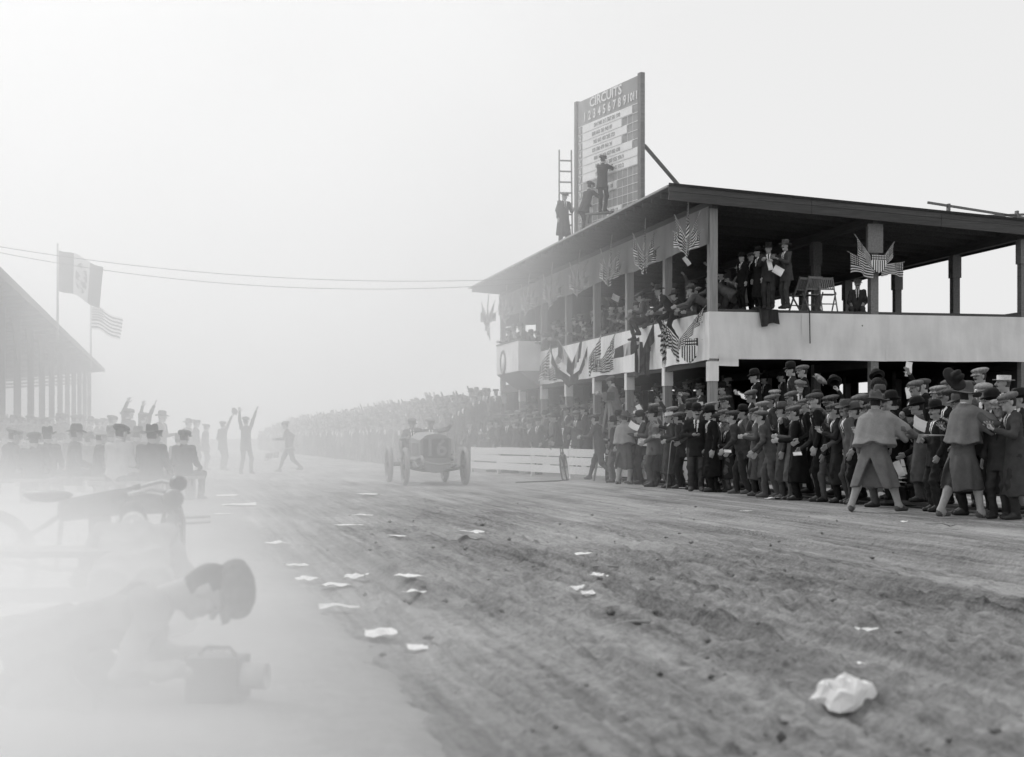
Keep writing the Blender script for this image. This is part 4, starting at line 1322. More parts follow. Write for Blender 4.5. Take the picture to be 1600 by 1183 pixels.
# clods of earth thrown up by the wheels (too many to count)
def clods():
    rg = np.random.RandomState(77)
    ico = np.array([(1, 0, 0), (-1, 0, 0), (0, 1, 0), (0, -1, 0), (0, 0, 1), (0, 0, -1)], float)
    fc = np.array([(0, 2, 4), (2, 1, 4), (1, 3, 4), (3, 0, 4), (2, 0, 5), (1, 2, 5), (3, 1, 5), (0, 3, 5)])
    vs, fs = [], []
    n = 0
    for k in range(900):
        s = 5 + 22 * rg.rand() ** 2.2; t = rg.normal(4.2, 2.1) if rg.rand() < .75 else rg.uniform(1, 10.5)
        if t < 1.0 or t > 11: continue
        r = (.004 + .026 * rg.rand() ** 6) * (1 + .012 * s)
        p = W(s, t, .004)
        q = ico * r * (.6 + .8 * rg.rand(6, 1)) * np.array((1, 1, .75)); a = rg.rand() * 6
        c_, s_ = math.cos(a), math.sin(a)
        q = np.stack((q[:, 0] * c_ - q[:, 1] * s_, q[:, 0] * s_ + q[:, 1] * c_, q[:, 2]), 1)
        vs.append(q + np.array((p.x, p.y, .3 * r + max(0, float(track_z(np.array([t]), np.array([s]))[0]))))); fs.append(fc + n); n += 6
    o = link('clods', np_mesh('clods', np.concatenate(vs), np.concatenate(fs), [M['track']], smooth=True))
    tag(o, 'loose clods of dark earth thrown over the churned track', 'dirt', kind='stuff')
clods()

# ------------------------------------------------------------------ wheels, bicycle, motorcycle
M['rubber'] = grey('rubber', .10, .9, .3, 20, .2)
M['rubber_pale'] = grey('rubber_pale', .30, .9, .2, 20, .2)
M['iron'] = grey('iron', .05, .5, .25, 12, .05, spec=.5)
M['steel'] = grey('steel', .35, .35, .2, 12, .05, spec=.6)
def wheel(parent, c, Rw, tr, mat, spokes, sr, hub, m3=None, name='wheel', wide=1.0, dish=0):
    """axis along local x"""
    w_ = empty(name, c)
    w_.parent = parent
    if m3 is not None: w_.rotation_euler = m3
    n, k = 40, 10
    v = [((tr * wide) * math.sin(2 * math.pi * j / k), (Rw - tr + tr * math.cos(2 * math.pi * j / k)) * math.cos(2 * math.pi * i / n), (Rw - tr + tr * math.cos(2 * math.pi * j / k)) * math.sin(2 * math.pi * i / n)) for i in range(n) for j in range(k)]
    f = np.array([(i * k + j, i * k + (j + 1) % k, ((i + 1) % n) * k + (j + 1) % k, ((i + 1) % n) * k + j) for i in range(n) for j in range(k)])
    link('tyre', np_mesh('tyre', v, f, [M[mat]]), w_)
    sp = MB()
    for q in range(spokes):
        a = 2 * math.pi * q / spokes
        d = dish * (1 if q % 2 else -1)
        sp.tube([(d, math.cos(a) * hub * .8, math.sin(a) * hub * .8), (0, math.cos(a) * (Rw - tr * 1.8), math.sin(a) * (Rw - tr * 1.8))], [sr, sr * .85], 6)
    sp.build('spokes', M['steel'] if sr < .01 else M['car_wood'], w_)
    MB().lathe([(.001, -hub * .9), (hub * .5, -hub * .9), (hub, -hub * .5), (hub, hub * .5), (hub * .5, hub * .9), (.001, hub * .9)], 14, (0, 0, 0), 'x').build('hub', M['iron'], w_)
    rr = Rw - tr * 1.75
    MB().lathe([(rr - .012, -tr * .6), (rr + .012, -tr * .6), (rr + .012, tr * .6), (rr - .012, tr * .6), (rr - .012, -tr * .6)], 36, (0, 0, 0), 'x').build('rim', M['steel'] if sr < .01 else M['car_wood'], w_)
    return w_
M['car_wood'] = grey('car_wood', .22, .6, .2, 8, .1)
def bicycle(loc, rz, label, group=None):
    e = empty('bicycle', loc, rz)
    tag(e, label, 'bicycle', group)
    T_ = lambda pts, r, nm, mat='iron', par=e: MB().tube(pts, r, 8).build(nm, M[mat], par)
    wheel(e, (0, .52, .345), .345, .022, 'rubber', 24, .0025, .03)
    wheel(e, (0, -.52, .345), .345, .022, 'rubber', 24, .0025, .03)
    hd = (0, .36, .78); hb = (0, .40, .60)
    fr = empty('frame', (0, 0, 0)); fr.parent = e
    for pts in ([(0, .38, .70), (0, -.12, .76)], [hb, (0, -.02, .29)], [(0, -.16, .84), (0, -.02, .29)], [hd, hb]): T_(pts, .016, 'frame_tube', 'iron', fr)
    for sx in (-1, 1):
        T_([(sx * .05, -.52, .345), (sx * .02, -.02, .29)], .009, 'chain_stay')
        T_([(sx * .05, -.52, .345), (sx * .02, -.14, .76)], .008, 'seat_stay')
        T_([(sx * .05, .52, .345), (sx * .045, .42, .62), (0, .40, .63)], .012, 'fork_blade')
    T_([(-.27, .18, .86), (-.29, .27, .90), (-.22, .38, .93), (-.08, .41, .91), (0, .35, .88), (.08, .41, .91), (.22, .38, .93), (.29, .27, .90), (.27, .18, .86)], .012, 'handlebar')
    T_([hd, (0, .35, .89)], .014, 'stem')
    MB().lathe([(.001, .03), (.05, .02), (.075, 0), (.05, -.03), (.001, -.035)], 14, (0, -.17, .87), 'z', .8, 1.6).build('saddle', M['iron'], e)
    MB().lathe([(.085, -.006), (.095, -.006), (.095, .006), (.085, .006), (.085, -.006)], 18, (.05, -.02, .29), 'x').build('chain_ring', M['iron'], e)
    return e
b_ = bicycle(G(883, 750), R(176), 'bicycle seen end-on leaning at the white fence')
b_.rotation_euler = (0, R(6), R(172))
# motorcycle in the left foreground, front wheel turned towards the camera
mc = empty('motorcycle', D(271, 9.6), R(0))
tag(mc, 'motorcycle with two round lamps and swept handlebars behind the crouching man', 'motorcycle')
wheel(mc, (0, 0, .33), .33, .036, 'rubber', 20, .003, .05, (0, 0, R(6)))
wheel(mc, (-1.25, .35, .33), .33, .036, 'rubber', 20, .003, .05, (0, 0, R(75)))
for sx in (-1, 1): MB().tube([(sx * .06, 0, .33), (sx * .065, -.01, .60), (sx * .03, -.02, .74)], .014, 8).build('fork_blade', M['iron'], mc)
MB().lathe([(.001, -.02), (.04, -.02), (.045, .16), (.001, .17)], 12, (0, .03, .62)).build('steering_head', M['iron'], mc)
for dy, dz in ((-.12, -.02), (.10, .02)):
    MB().tube([(-.02, dy * .3, .77), (.02, dy, .80 + dz), (-.10, dy * 1.4, .83 + dz), (-.22, dy * 1.5, .80 + dz), (-.32, dy * 1.6, .77 + dz)], .013, 8).build('handlebar', M['steel'], mc)
    MB().tube([(-.24, dy * 1.5, .795 + dz), (-.34, dy * 1.62, .765 + dz)], .019, 8).build('grip', M['rubber'], mc)
for (x, y, z, r) in ((.02, -.10, .745, .062), (.005, .12, .835, .052)):
    MB().lathe([(.001, .035), (r * .9, .03), (r, .02), (r, -.02), (r * .8, -.07), (.02, -.09), (.001, -.09)], 20, (x, y, z), 'y').build('lamp', M['iron'], mc)
MB().tube([(-.02, .05, .70), (-.35, .12, .72), (-.75, .2, .66)], [.05, .085, .07], 12).build('fuel_tank', M['cloth_mid'], mc)
for pts in ([(0, .03, .64), (-.45, .13, .30), (-.8, .22, .28), (-1.25, .35, .33)], [(-.75, .2, .64), (-1.25, .35, .33)], [(-.75, .2, .66), (-.8, .22, .28)]):
    MB().tube(pts, .016, 8).build('frame_tube', M['iron'], mc)
MB().lathe([(.001, -.1), (.08, -.1), (.1, 0), (.07, .1), (.07, .2), (.001, .21)], 14, (-.5, .15, .42)).build('engine', M['iron'], mc)
MB().lathe([(.001, .03), (.09, .02), (.12, 0), (.08, -.04), (.001, -.05)], 14, (-.85, .22, .76), 'z', 1.4, .9).build('saddle', M['iron'], mc)
for z in (.62, .585): MB().tube([(.03, .02, z), (.22, .05, z + .01)], .008, 6).build('foot_lever', M['steel'], mc)
# low bench at the left edge
be = empty('bench', D(95, 8.6), R(4))
tag(be, 'low plank bench at the left edge of the foreground', 'bench')
for y, z in ((-.15, .47), (.12, .47)): MB().span(-.75, .35, y - .115, y + .115, z, z + .035).build('plank', M['grey_wood'], be)
MB().span(-.70, .30, -.2, -.17, .22, .30).build('stretcher', M['grey_wood'], be)
for x in (-.65, .25):
    for y in (-.2, .18): MB().span(x - .03, x + .03, y - .03, y + .03, 0, .468).build('leg', M['grey_wood'], be)

# ------------------------------------------------------------------ photographer's tripod in the crowd
tp = empty('camera_tripod', G(951, 753, 0), R(20))
tag(tp, 'pale wooden tripod with a small camera beside the raised man', 'tripod')
ZT = 2.05
for a in (0.2, 2.3, 4.4): MB().beam((math.cos(a) * .04, math.sin(a) * .04, ZT), (math.cos(a) * .42, math.sin(a) * .42, 0.02), .03, .05).build('leg', M['post_wood'], tp)
MB().box((0, 0, ZT + .02), (.16, .16, .04)).build('tripod_head', M['post_wood'], tp)
cb = MB().box((0, 0, ZT + .15), (.22, .26, .22)).build('camera_body', M['iron'], tp)
MB().lathe([(.05, 0), (.05, .09), (.04, .09), (.001, .085)], 14, (0, .13, ZT + .15), 'y').build('lens', M['steel'], tp)
# ------------------------------------------------------------------ the racing car
M['car_paint'] = grey('car_paint', .22, .45, .15, 5, .03, spec=.4)
M['car_dust'] = grey('car_dust', .28, .8, .2, 6, .05)
M['car_number'] = grey('car_number', .27, .7, .2, 9, .05)
CAR = empty('racing_car', Vector((-1.82, 36.45, 0)), R(192.3))
tag(CAR, 'open racing car number 16 with boxy bonnet speeding towards the camera', 'car')
for x in (-.72, .72):
    wheel(CAR, (x, 0, .455), .455, .058, 'rubber_pale', 12, .021, .075, name='wheel')
    wheel(CAR, (x, -2.85, .465), .465, .062, 'rubber_pale', 12, .021, .08, name='wheel')
def hood_ring(y, w_, zb, zt, ch):
    return [(-w_, y, zb), (-w_, y, zt - ch * .9), (-w_ + ch, y, zt - .02), (-.06, y, zt), (.06, y, zt), (w_ - ch, y, zt - .02), (w_, y, zt - ch * .9), (w_, y, zb)]
def loft(rings):
    mb = MB(); n = len(rings[0])
    vs = [p for r in rings for p in r]
    fs = [(i * n + k, i * n + (k + 1) % n, (i + 1) * n + (k + 1) % n, (i + 1) * n + k) for i in range(len(rings) - 1) for k in range(n)]
    fs += [tuple(range(n))[::-1], tuple(range((len(rings) - 1) * n, len(rings) * n))]
    return mb.add(vs, fs)
bn = loft([hood_ring(-.06, .36, .62, 1.20, .15), hood_ring(-1.30, .40, .62, 1.28, .15)]).build('bonnet', M['car_dust'], CAR)
for sx in (-1, 1):
    for k in range(9): MB().box((sx * (.372 + .0035 * k), -.30 - k * .095, .86), (.012, .05, .30)).build('louvre', M['car_paint'], bn)
rad = loft([hood_ring(.06, .37, .60, 1.22, .15), hood_ring(-.055, .37, .60, 1.22, .15)]).build('radiator', M['car_paint'], CAR)
core = MB()
for k in range(16): core.span(-.30, .30, .062, .066, .66 + k * .029, .672 + k * .029)
for k in range(21): core.span(-.30 + k * .0298, -.294 + k * .0298, .0665, .0695, .655, 1.11)
core.build('radiator_core', M['iron'], rad)
MB().lathe([(.05, 0), (.05, .05), (.035, .06), (.001, .06)], 14, (0, 0, 1.215)).build('filler_cap', M['steel'], rad)
nm = link('number', text_mesh('16', .56, M['car_number'], ext=.004), rad, (0, .074, .88), (R(90), 0, R(180)))
for sx in (-1, 1):
    MB().tube([(sx * .38, .62, .50), (sx * .38, .55, .62), (sx * .38, .30, .68), (sx * .38, -.3, .62), (sx * .38, -3.25, .62)], [.035, .04, .045, .045, .04], 8).build('frame_rail', M['car_dust'], CAR)
    MB().tube([(sx * .40, .60, .53), (sx * .41, .3, .47), (sx * .41, 0, .44), (sx * .41, -.35, .48), (sx * .40, -.6, .57)], .028, 6).build('leaf_spring', M['car_dust'], CAR)
    MB().tube([(sx * .42, -2.3, .57), (sx * .43, -2.85, .46), (sx * .42, -3.4, .58)], .03, 6).build('leaf_spring', M['iron'], CAR)
MB().tube([(-.70, 0, .455), (-.52, 0, .40), (-.3, .01, .36), (.3, .01, .36), (.52, 0, .40), (.70, 0, .455)], .033, 8).build('front_axle', M['iron'], CAR)
MB().tube([(-.68, -.14, .43), (.68, -.14, .43)], .016, 6).build('track_rod', M['steel'], CAR)
MB().tube([(-.70, -2.85, .465), (-.2, -2.85, .465), (0, -2.85, .465), (.2, -2.85, .465), (.7, -2.85, .465)], [.05, .06, .15, .06, .05], 10).build('rear_axle', M['iron'], CAR)
MB().tube([(-.42, .56, .60), (-.2, .60, .53), (0, .61, .50), (.2, .60, .53), (.42, .56, .60)], .024, 8).build('front_crossbar', M['car_dust'], CAR)
pan = MB()
n_ = 12; rings = []
for y in (.05, -.6, -1.6):
    rings.append([(.36 * math.cos(math.pi * k / n_), y, .60 - .30 * math.sin(math.pi * k / n_)) for k in range(n_ + 1)])
loft(rings).build('under_pan', M['car_paint'], CAR)
MB().span(-.46, .46, -2.9, -1.32, .645, .675).build('floor_board', M['car_paint'], CAR)
loft([hood_ring(-1.31, .42, .68, 1.20, .10), hood_ring(-1.38, .42, .68, 1.18, .10)]).build('dash', M['car_paint'], CAR)
for x in (-.24, .24):
    s_ = empty('bucket_seat', (x, -2.18, .68)); s_.parent = CAR
    MB().span(-.21, .21, -.22, .22, .02, .16).build('seat_cushion', M['iron'], s_)
    n = 11; vs = []
    for k in range(n):
        a = math.pi * (k / (n - 1)) + math.pi
        c_, s2 = math.cos(a) * .23, math.sin(a) * .26
        h_ = .26 + .28 * math.sin(math.pi * k / (n - 1))
        vs += [(c_, s2, .0), (c_ * 1.06, s2 * 1.1 - .05 * h_, h_), (c_ * .92, s2 * .92, .0), (c_ * .98, s2 * 1.0 - .05 * h_, h_ - .005)]
    fs = []
    for k in range(n - 1):
        b = k * 4
        fs += [(b, b + 4, b + 5, b + 1), (b + 2, b + 3, b + 7, b + 6), (b + 1, b + 5, b + 7, b + 3)]
    MB().add(vs, fs, True).build('seat_back', M['iron'], s_)
MB().tube([(.24, -1.30, .85), (.24, -1.72, 1.12)], .018, 8).build('steering_column', M['iron'], CAR)
sw = []
for k in range(25):
    a = 2 * math.pi * k / 24
    sw.append((.24 + .20 * math.cos(a), -1.73 + .20 * math.sin(a) * .54, 1.13 + .20 * math.sin(a) * .84))
MB().tube(sw, .014, 6).build('steering_wheel', M['iron'], CAR)
tk = MB().lathe([(.001, -.46), (.21, -.44), (.23, -.40), (.23, .40), (.21, .44), (.001, .46)], 20, (0, -2.72, .96), 'x').build('fuel_tank', M['car_dust'], CAR)
for y in (-3.05, -3.2):
    w_ = wheel(CAR, (0, y, .98), .42, .056, 'rubber', 2, .012, .04, (R(12), 0, R(90)), name='spare_tyre')
for sx in (-.47,):
    MB().tube([(sx, -.4, .72), (sx - .08, -.7, .60), (sx - .06, -1.6, .52), (sx - .02, -3.3, .5)], .035, 8).build('exhaust_pipe', M['iron'], CAR)

# ------------------------------------------------------------------ people
def cl(n): return 'cloth_' + n
ORD = ['first', 'second', 'third', 'fourth', 'fifth', 'sixth', 'seventh', 'eighth', 'ninth', 'tenth', 'eleventh', 'twelfth', 'thirteenth', 'fourteenth', 'fifteenth', 'sixteenth',
       'seventeenth', 'eighteenth', 'nineteenth', 'twentieth', 'twenty-first', 'twenty-second', 'twenty-third', 'twenty-fourth', 'twenty-fifth', 'twenty-sixth', 'twenty-seventh',
       'twenty-eighth', 'twenty-ninth', 'thirtieth', 'thirty-first', 'thirty-second', 'thirty-third', 'thirty-fourth', 'thirty-fifth', 'thirty-sixth', 'thirty-seventh', 'thirty-eighth']
HATWORD = {'bowler': 'black bowler', 'cap': 'flat cap', 'newsboy': 'full round cap', 'fedora': 'felt hat', 'campaign': 'wide-brimmed hat', 'boater': 'straw hat'}
A_ = dict
SPEC = {
 # near front row
 'guard_pistol': A_(coat='militia', legs='gaiters', fR=(.34, .10), fL=(-.33, -.06), aR=(.40, .24, -.30), hR='grip', lean=.10, tR=-.5, tL=.2, head=(.1, .1, 0), cell=.014, seed=3),
 'guard_edge': A_(coat='militia', legs='gaiters', fR=(.12, .22), fL=(-.16, -.26), aR=(.20, .40, -.18), hR='relax', lean=.06, head=(.15, .05, 0), cell=.014, seed=4),
 'guard_far': A_(coat='militia', legs='gaiters', fR=(.12, .06), fL=(-.14, -.10), aR=(.22, .40, -.30), hR='grip', lean=.05, head=(.3, .1, 0), seed=5),
 'bend_low': A_(lean=.60, side=.05, hip=.87, fR=(.16, .18), fL=(-.16, -.18), aR=(.02, .22, -.40), aL=(-.04, .20, -.40), head=(.35, -.30, 0), coat='jacket', seed=6),
 'clap': A_(aR=(-.08, .32, -.12), aL=(.06, .32, -.16), pR=(.6, -.2, -1), pL=(-.6, -.2, -1), hR='open', hL='open', head=(.25, -.05, 0), lean=.08, seed=7, face='moustache'),
 'hands_face': A_(coat='long', aR=(-.10, .25, .02), aL=(.06, .28, -.30), pR=(.9, .1, -.8), hR='grip', hL='relax', lean=.10, head=(.2, .05, 0), open_=False, seed=8),
 'hands_chest': A_(coat='long', aR=(-.10, .24, -.14), aL=(.05, .24, -.18), pR=(.8, -.2, -1), pL=(-.8, -.2, -1), hR='open', hL='grip', lean=.12, head=(.1, .05, 0), seed=9),
 'lean_fwd': A_(lean=.34, fR=(.12, .12), fL=(-.12, -.14), aR=(.08, .10, -.48), aL=(-.06, .16, -.46), head=(.1, -.25, 0), seed=10),
 'lean_coat': A_(coat='long', lean=.26, fR=(.12, .16), fL=(-.12, -.10), aR=(-.06, .30, -.28), aL=(-.08, .08, -.48), pR=(.8, -.3, -.8), head=(-.15, -.2, 0), open_=False, seed=11),
 'arm_out': A_(aR=(.02, .50, .02), aL=(-.06, .22, -.32), hR='open', head=(-.1, 0, 0), lean=.12, seed=12),
 'suit_front': A_(aR=(-.10, .20, -.26), pR=(.9, -.4, -.5), aL=(-.10, .10, -.50), hR='relax', hL='grip', head=(.2, .05, 0), seed=13, face='moustache'),
 'hip_hand': A_(aR=(.04, -.10, -.34), pR=(1, -.7, 0), aL=(-.04, .16, -.40), head=(0, 0, 0), seed=14, face='moustache', stout=1.12),
 'coat_over_arm': A_(coat='long', aR=(.0, .28, -.24), aL=(-.02, .26, -.24), hR='grip', hL='relax', head=(.2, .05, 0), seed=15),
 'boy_stand': A_(aR=(-.10, .22, -.22), aL=(-.04, .18, -.42), head=(.1, .15, 0), legs='knickers', seed=16),
 'boy_coat': A_(coat='long', aR=(-.08, .26, -.30), aL=(.08, .26, -.30), head=(.1, .1, 0), seed=17),
 'stand_a': A_(head=(.15, 0, 0), lean=.06, seed=18), 'stand_b': A_(coat='long', head=(-.2, 0, .05), lean=.05, seed=19, face='moustache'),
 'stand_c': A_(head=(.35, -.08, 0), lean=.16, side=.08, aR=(.05, .25, -.40), seed=20, face='moustache'),
 'stand_d': A_(coat='long', head=(-.1, .06, 0), side=-.06, aL=(0, .28, -.24), hL='grip', seed=21),
 'pockets': A_(aR=(.06, .08, -.44), aL=(-.06, .08, -.44), pR=(1, -.6, 0), pL=(-1, -.6, 0), head=(.1, 0, 0), seed=22, stout=1.08),
 'wave_r': A_(aR=(.14, .16, .50), hR='grip', aL=(-.05, .14, -.46), head=(.1, -.12, 0), seed=23),
 'wave_l': A_(aL=(-.14, .18, .48), hL='open', head=(-.1, -.12, 0), seed=24),
 'wave_both': A_(aR=(.16, .10, .50), aL=(-.16, .12, .50), hR='open', hL='open', head=(0, -.15, 0), fR=(.14, .10), fL=(-.13, -.10), seed=25),
 'read': A_(aR=(-.06, .34, -.16), aL=(.04, .34, -.18), hR='grip', hL='grip', head=(0, .12, 0), seed=26),
 'photo_up': A_(lean=.22, aR=(.02, .36, -.12), aL=(-.02, .36, -.14), hR='grip', hL='grip', head=(0, .1, 0), seed=27, fR=(.10, .05), fL=(-.10, -.05)),
 'run': A_(lean=.18, legs='knickers', fR=(.10, .36), fL=(-.10, -.42, .12), aR=(.10, -.16, -.40), aL=(-.06, .34, -.26), head=(0, 0, 0), seed=28),
 # balcony
 'rail_lean': A_(lean=.55, aR=(.10, .34, -.22), aL=(-.10, .34, -.22), head=(.15, -.15, 0), seed=29),
 'rail_cross': A_(lean=.45, aR=(-.16, .30, -.22), aL=(.16, .28, -.22), head=(-.2, -.15, 0), seed=30),
 'rail_point': A_(lean=.5, aR=(.10, .48, -.06), aL=(-.1, .3, -.26), hR='grip', head=(.1, -.3, 0), seed=31),
 'rail_low': A_(lean=1.05, hip=.90, aR=(.16, .40, -.28), aL=(-.12, .40, -.26), head=(.2, -.5, 0), seed=32, open_=False),
 'sit_rail': A_(hip=.46, lean=.22, fR=(.12, .34, -.12), fL=(-.10, .22, .02), aR=(.02, .28, -.26), aL=(-.02, .28, -.24), hR='grip', head=(0, .25, 0), seed=33),
 'climb': A_(lean=.75, hip=.84, fR=(.12, .22, .12), fL=(-.14, -.05), aR=(.12, .26, -.40), aL=(-.12, .30, -.40), hR='grip', hL='grip', head=(.2, -.2, 0), seed=34),
 'sit': A_(hip=.50, lean=.06, fR=(.12, .42), fL=(-.12, .44), aR=(.02, .26, -.36), aL=(-.02, .26, -.36), head=(.1, 0, 0), seed=35, face='moustache'),
 'sit_b': A_(hip=.50, lean=.20, fR=(.14, .36), fL=(-.14, .40), aR=(-.06, .30, -.30), aL=(.06, .30, -.30), head=(-.3, .1, 0), seed=36, coat='shirt', open_=False),
 'drive': A_(hip=.32, lean=.10, fR=(.12, .80), fL=(-.10, .80), aR=(.04, .42, -.16), aL=(-.04, .42, -.16), hR='grip', hL='grip', head=(0, .1, 0), seed=37),
 'ride': A_(hip=.32, lean=.10, fR=(.12, .80), fL=(-.10, .80), aR=(.06, .30, -.30), aL=(-.34, .26, .18), hR='grip', hL='open', head=(0, .05, 0), seed=38),
 'climb_ladder': A_(lean=.08, aR=(.0, .34, .16), aL=(.02, .30, -.16), pR=(.3, -.4, -1), pL=(-.2, -.5, -1), hR='grip', hL='grip', head=(.2, -.1, 0), seed=39),
 'reach_fwd': A_(lean=.35, aR=(.02, .48, -.12), aL=(-.06, .26, -.34), head=(0, 0, 0), seed=40),
 # crouching in the foreground
 'crouch': A_(hip=.22, lean=1.22, coat='short', fR=(.15, -.12), fL=(-.15, -.06), kR=(.25, 1, -.35), kL=(-.25, 1, -.1), aR=(.03, .14, -.26), aL=(-.03, .16, -.25), hR='grip', hL='grip', head=(0, .62, 0), cell=.011, seed=41, open_=False, stout=1.1, wk=2.6),
 'crouch_b': A_(hip=.30, lean=1.05, coat='shirt', fR=(.16, -.10), fL=(-.16, -.10), kR=(.3, 1, -.3), kL=(-.3, 1, -.3), aR=(.04, .30, -.25), aL=(-.04, .30, -.25), head=(.1, .7, 0), seed=42, open_=False, stout=1.25, wk=1.9),
}
def F_(k): return fig_mesh(k, **SPEC[k])
PEOPLE = []
def put_person(key, loc, rz, label, group=None, h=1.0, coat='dark', legs=None, hat='cap', hatmat='tweed', **kw):
    o = person(F_(key), loc, R(rz), label, group, h, cl(coat), cl(legs) if legs else None, hat, hatmat, **kw)
    PEOPLE.append(o)
    return o

FRONT = 'spectators pressed along the right edge of the track'
# px, y of feet, facing, height, figure, coat, trousers, hat, hat material, label, extras
rows = [
 (937, 753, 62, 1.0, 'run', 'mid', 'mid', 'newsboy', 'tweed_mid', 'person in knee breeches hurrying past the white fence'),
 (975, 757, -38, 1.0, 'guard_far', 'mid', 'mid', 'campaign', 'felt_grey', 'caped guard in pale gaiters, the one nearest the white fence'),
 (1003, 757, 95, 1.0, 'read', 'dusk', 'dark', 'bowler', 'felt', 'person in bowler reading papers behind the far caped guard'),
 (1022, 761, 80, 1.03, 'hip_hand', 'grey', 'mid', 'bowler', 'felt', 'stout person in grey sack coat and bowler seen in profile'),
 (1047, 763, 100, .98, 'coat_over_arm', 'dusk', 'dusk', 'boater', 'straw', 'person in straw hat holding a folded coat beside a cane'),
 (1066, 764, 70, .97, 'arm_out', 'dark', 'charcoal', 'cap', 'tweed_mid', 'person in cap stretching out one arm beside the man facing the camera'),
 (1088, 768, 172, 1.03, 'suit_front', 'charcoal', 'dusk', 'bowler', 'felt', 'person in dark suit and bowler turned to face the camera'),
 (1113, 769, 100, 1.0, 'stand_b', 'black', 'black', 'bowler', 'felt', 'person in long black coat just right of the man facing the camera'),
 (1138, 769, 110, .86, 'boy_coat', 'dark', 'mid', 'newsboy', 'tweed_mid', 'short person in round cap with a white paper at the waist'),
 (1160, 772, 78, .97, 'lean_fwd', 'dusk', 'dark', 'cap', 'tweed', 'person in dark cap with bent grey back, fourth left of the black overcoat'),
 (1183, 775, 82, .98, 'stand_d', 'mid', 'dark', 'cap', 'felt_grey', 'person in a grey knee-length coat, third left of the black overcoat'),
 (1205, 778, 80, .95, 'lean_fwd', 'mid', 'mid', 'cap', 'tweed_mid', 'person in grey jacket and trousers bent forward, second left of the black overcoat'),
 (1226, 780, 85, 1.0, 'stand_b', 'dusk', 'dusk', 'fedora', 'felt_grey', 'person in open grey coat just left of the long black overcoat'),
 (1248, 782, 80, .97, 'hands_face', 'black', 'black', 'newsboy', 'tweed_mid', 'person in long black overcoat with hands raised to the face'),
 (1284, 784, 82, 1.10, 'stand_c', 'black', 'black', 'cap', 'tweed', 'tall person with white collar right of the long black overcoat'),
 (1312, 786, 88, .98, 'hands_chest', 'charcoal', 'black', 'newsboy', 'tweed', 'person in grey cap with both hands on the chest'),
 (1336, 788, 95, .97, 'pockets', 'black', 'black', 'fedora', 'felt_grey', 'person in soft grey hat just left of the pistol guard'),
 (1366, 801, -28, 1.03, 'guard_pistol', 'grey', 'grey', 'campaign', 'felt_grey', 'caped guard seen from behind holding out a pistol'),
 (1398, 790, 60, 1.06, 'stand_a', 'black', 'black', 'bowler', 'felt', 'person in bowler with a bright collar behind the pistol'),
 (1450, 791, 100, .98, 'bend_low', 'black', 'charcoal', 'bowler', 'felt', 'person in bowler bending low in front of the pistol'),
 (1474, 791, 95, 1.06, 'clap', 'black', 'charcoal', 'fedora', 'felt_grey', 'person in felt hat with hands spread at the chest between the guards'),
 (1504, 810, -72, 1.06, 'guard_edge', 'mid', 'mid', 'campaign', 'felt_grey', 'tall caped guard in long coat and pale gaiters at the right'),
 (1552, 806, 80, 1.02, 'stand_d', 'charcoal', 'black', 'bowler', 'felt', 'person in dark coat and bowler just right of the tall guard'),
 (1588, 812, 90, 1.0, 'hands_chest', 'dusk', 'dark', 'cap', 'tweed_mid', 'person in grey cap at the right end of the front row'),
]
front = {}
for (px, py, rz, h, key, c_, l_, ht, hm_, lb) in rows:
    kw = {}
    if 'guard' in key: kw = dict(cape='cloth_pale' if key != 'guard_edge' else 'cloth_grey', shoe='shoe_dusty')
    else: kw = dict(shoe='shoe_dusty' if rnd.random() < .5 else 'shoe')
    p = G(px, py); p.z = .0
    front[px] = put_person(key, p, rz, lb, FRONT, h, c_, l_, ht, hm_, **kw)
# pale gaiters belong to the guards: give their leg cloth slot the cape tone
# ranks behind, each a little higher on planks
def frontline(px):
    return st(G(px, 757 + (px - 960) * .0968))[1]
ranks = [(.48, .0, 958, 1606, .95), (.92, .10, 972, 1606, .92), (1.38, .30, 985, 1606, .9), (1.86, .48, 1010, 1606, .62)]
rname = ['second rank', 'third rank', 'fourth rank', 'rearmost rank']
pool = ['stand_a', 'stand_b', 'stand_c', 'stand_d', 'lean_fwd', 'hands_chest', 'hands_face', 'pockets', 'suit_front', 'lean_coat', 'stand_c', 'stand_a', 'hip_hand']
hatpool = [('bowler', 'felt')] * 7 + [('cap', 'tweed')] * 4 + [('cap', 'tweed_mid')] * 4 + [('newsboy', 'tweed')] * 2 + [('newsboy', 'tweed_pale')] * 2 + [('cap', 'tweed_pale')] + [('fedora', 'felt_grey')] * 3 + [('fedora', 'felt')] + [('boater', 'straw')]
tones = ['black', 'charcoal', 'charcoal', 'dark', 'dark', 'dusk', 'dusk', 'mid', 'mid', 'grey']
rail_tones = ['dark', 'dusk', 'mid', 'mid', 'grey', 'grey', 'pale']
rk_px = []
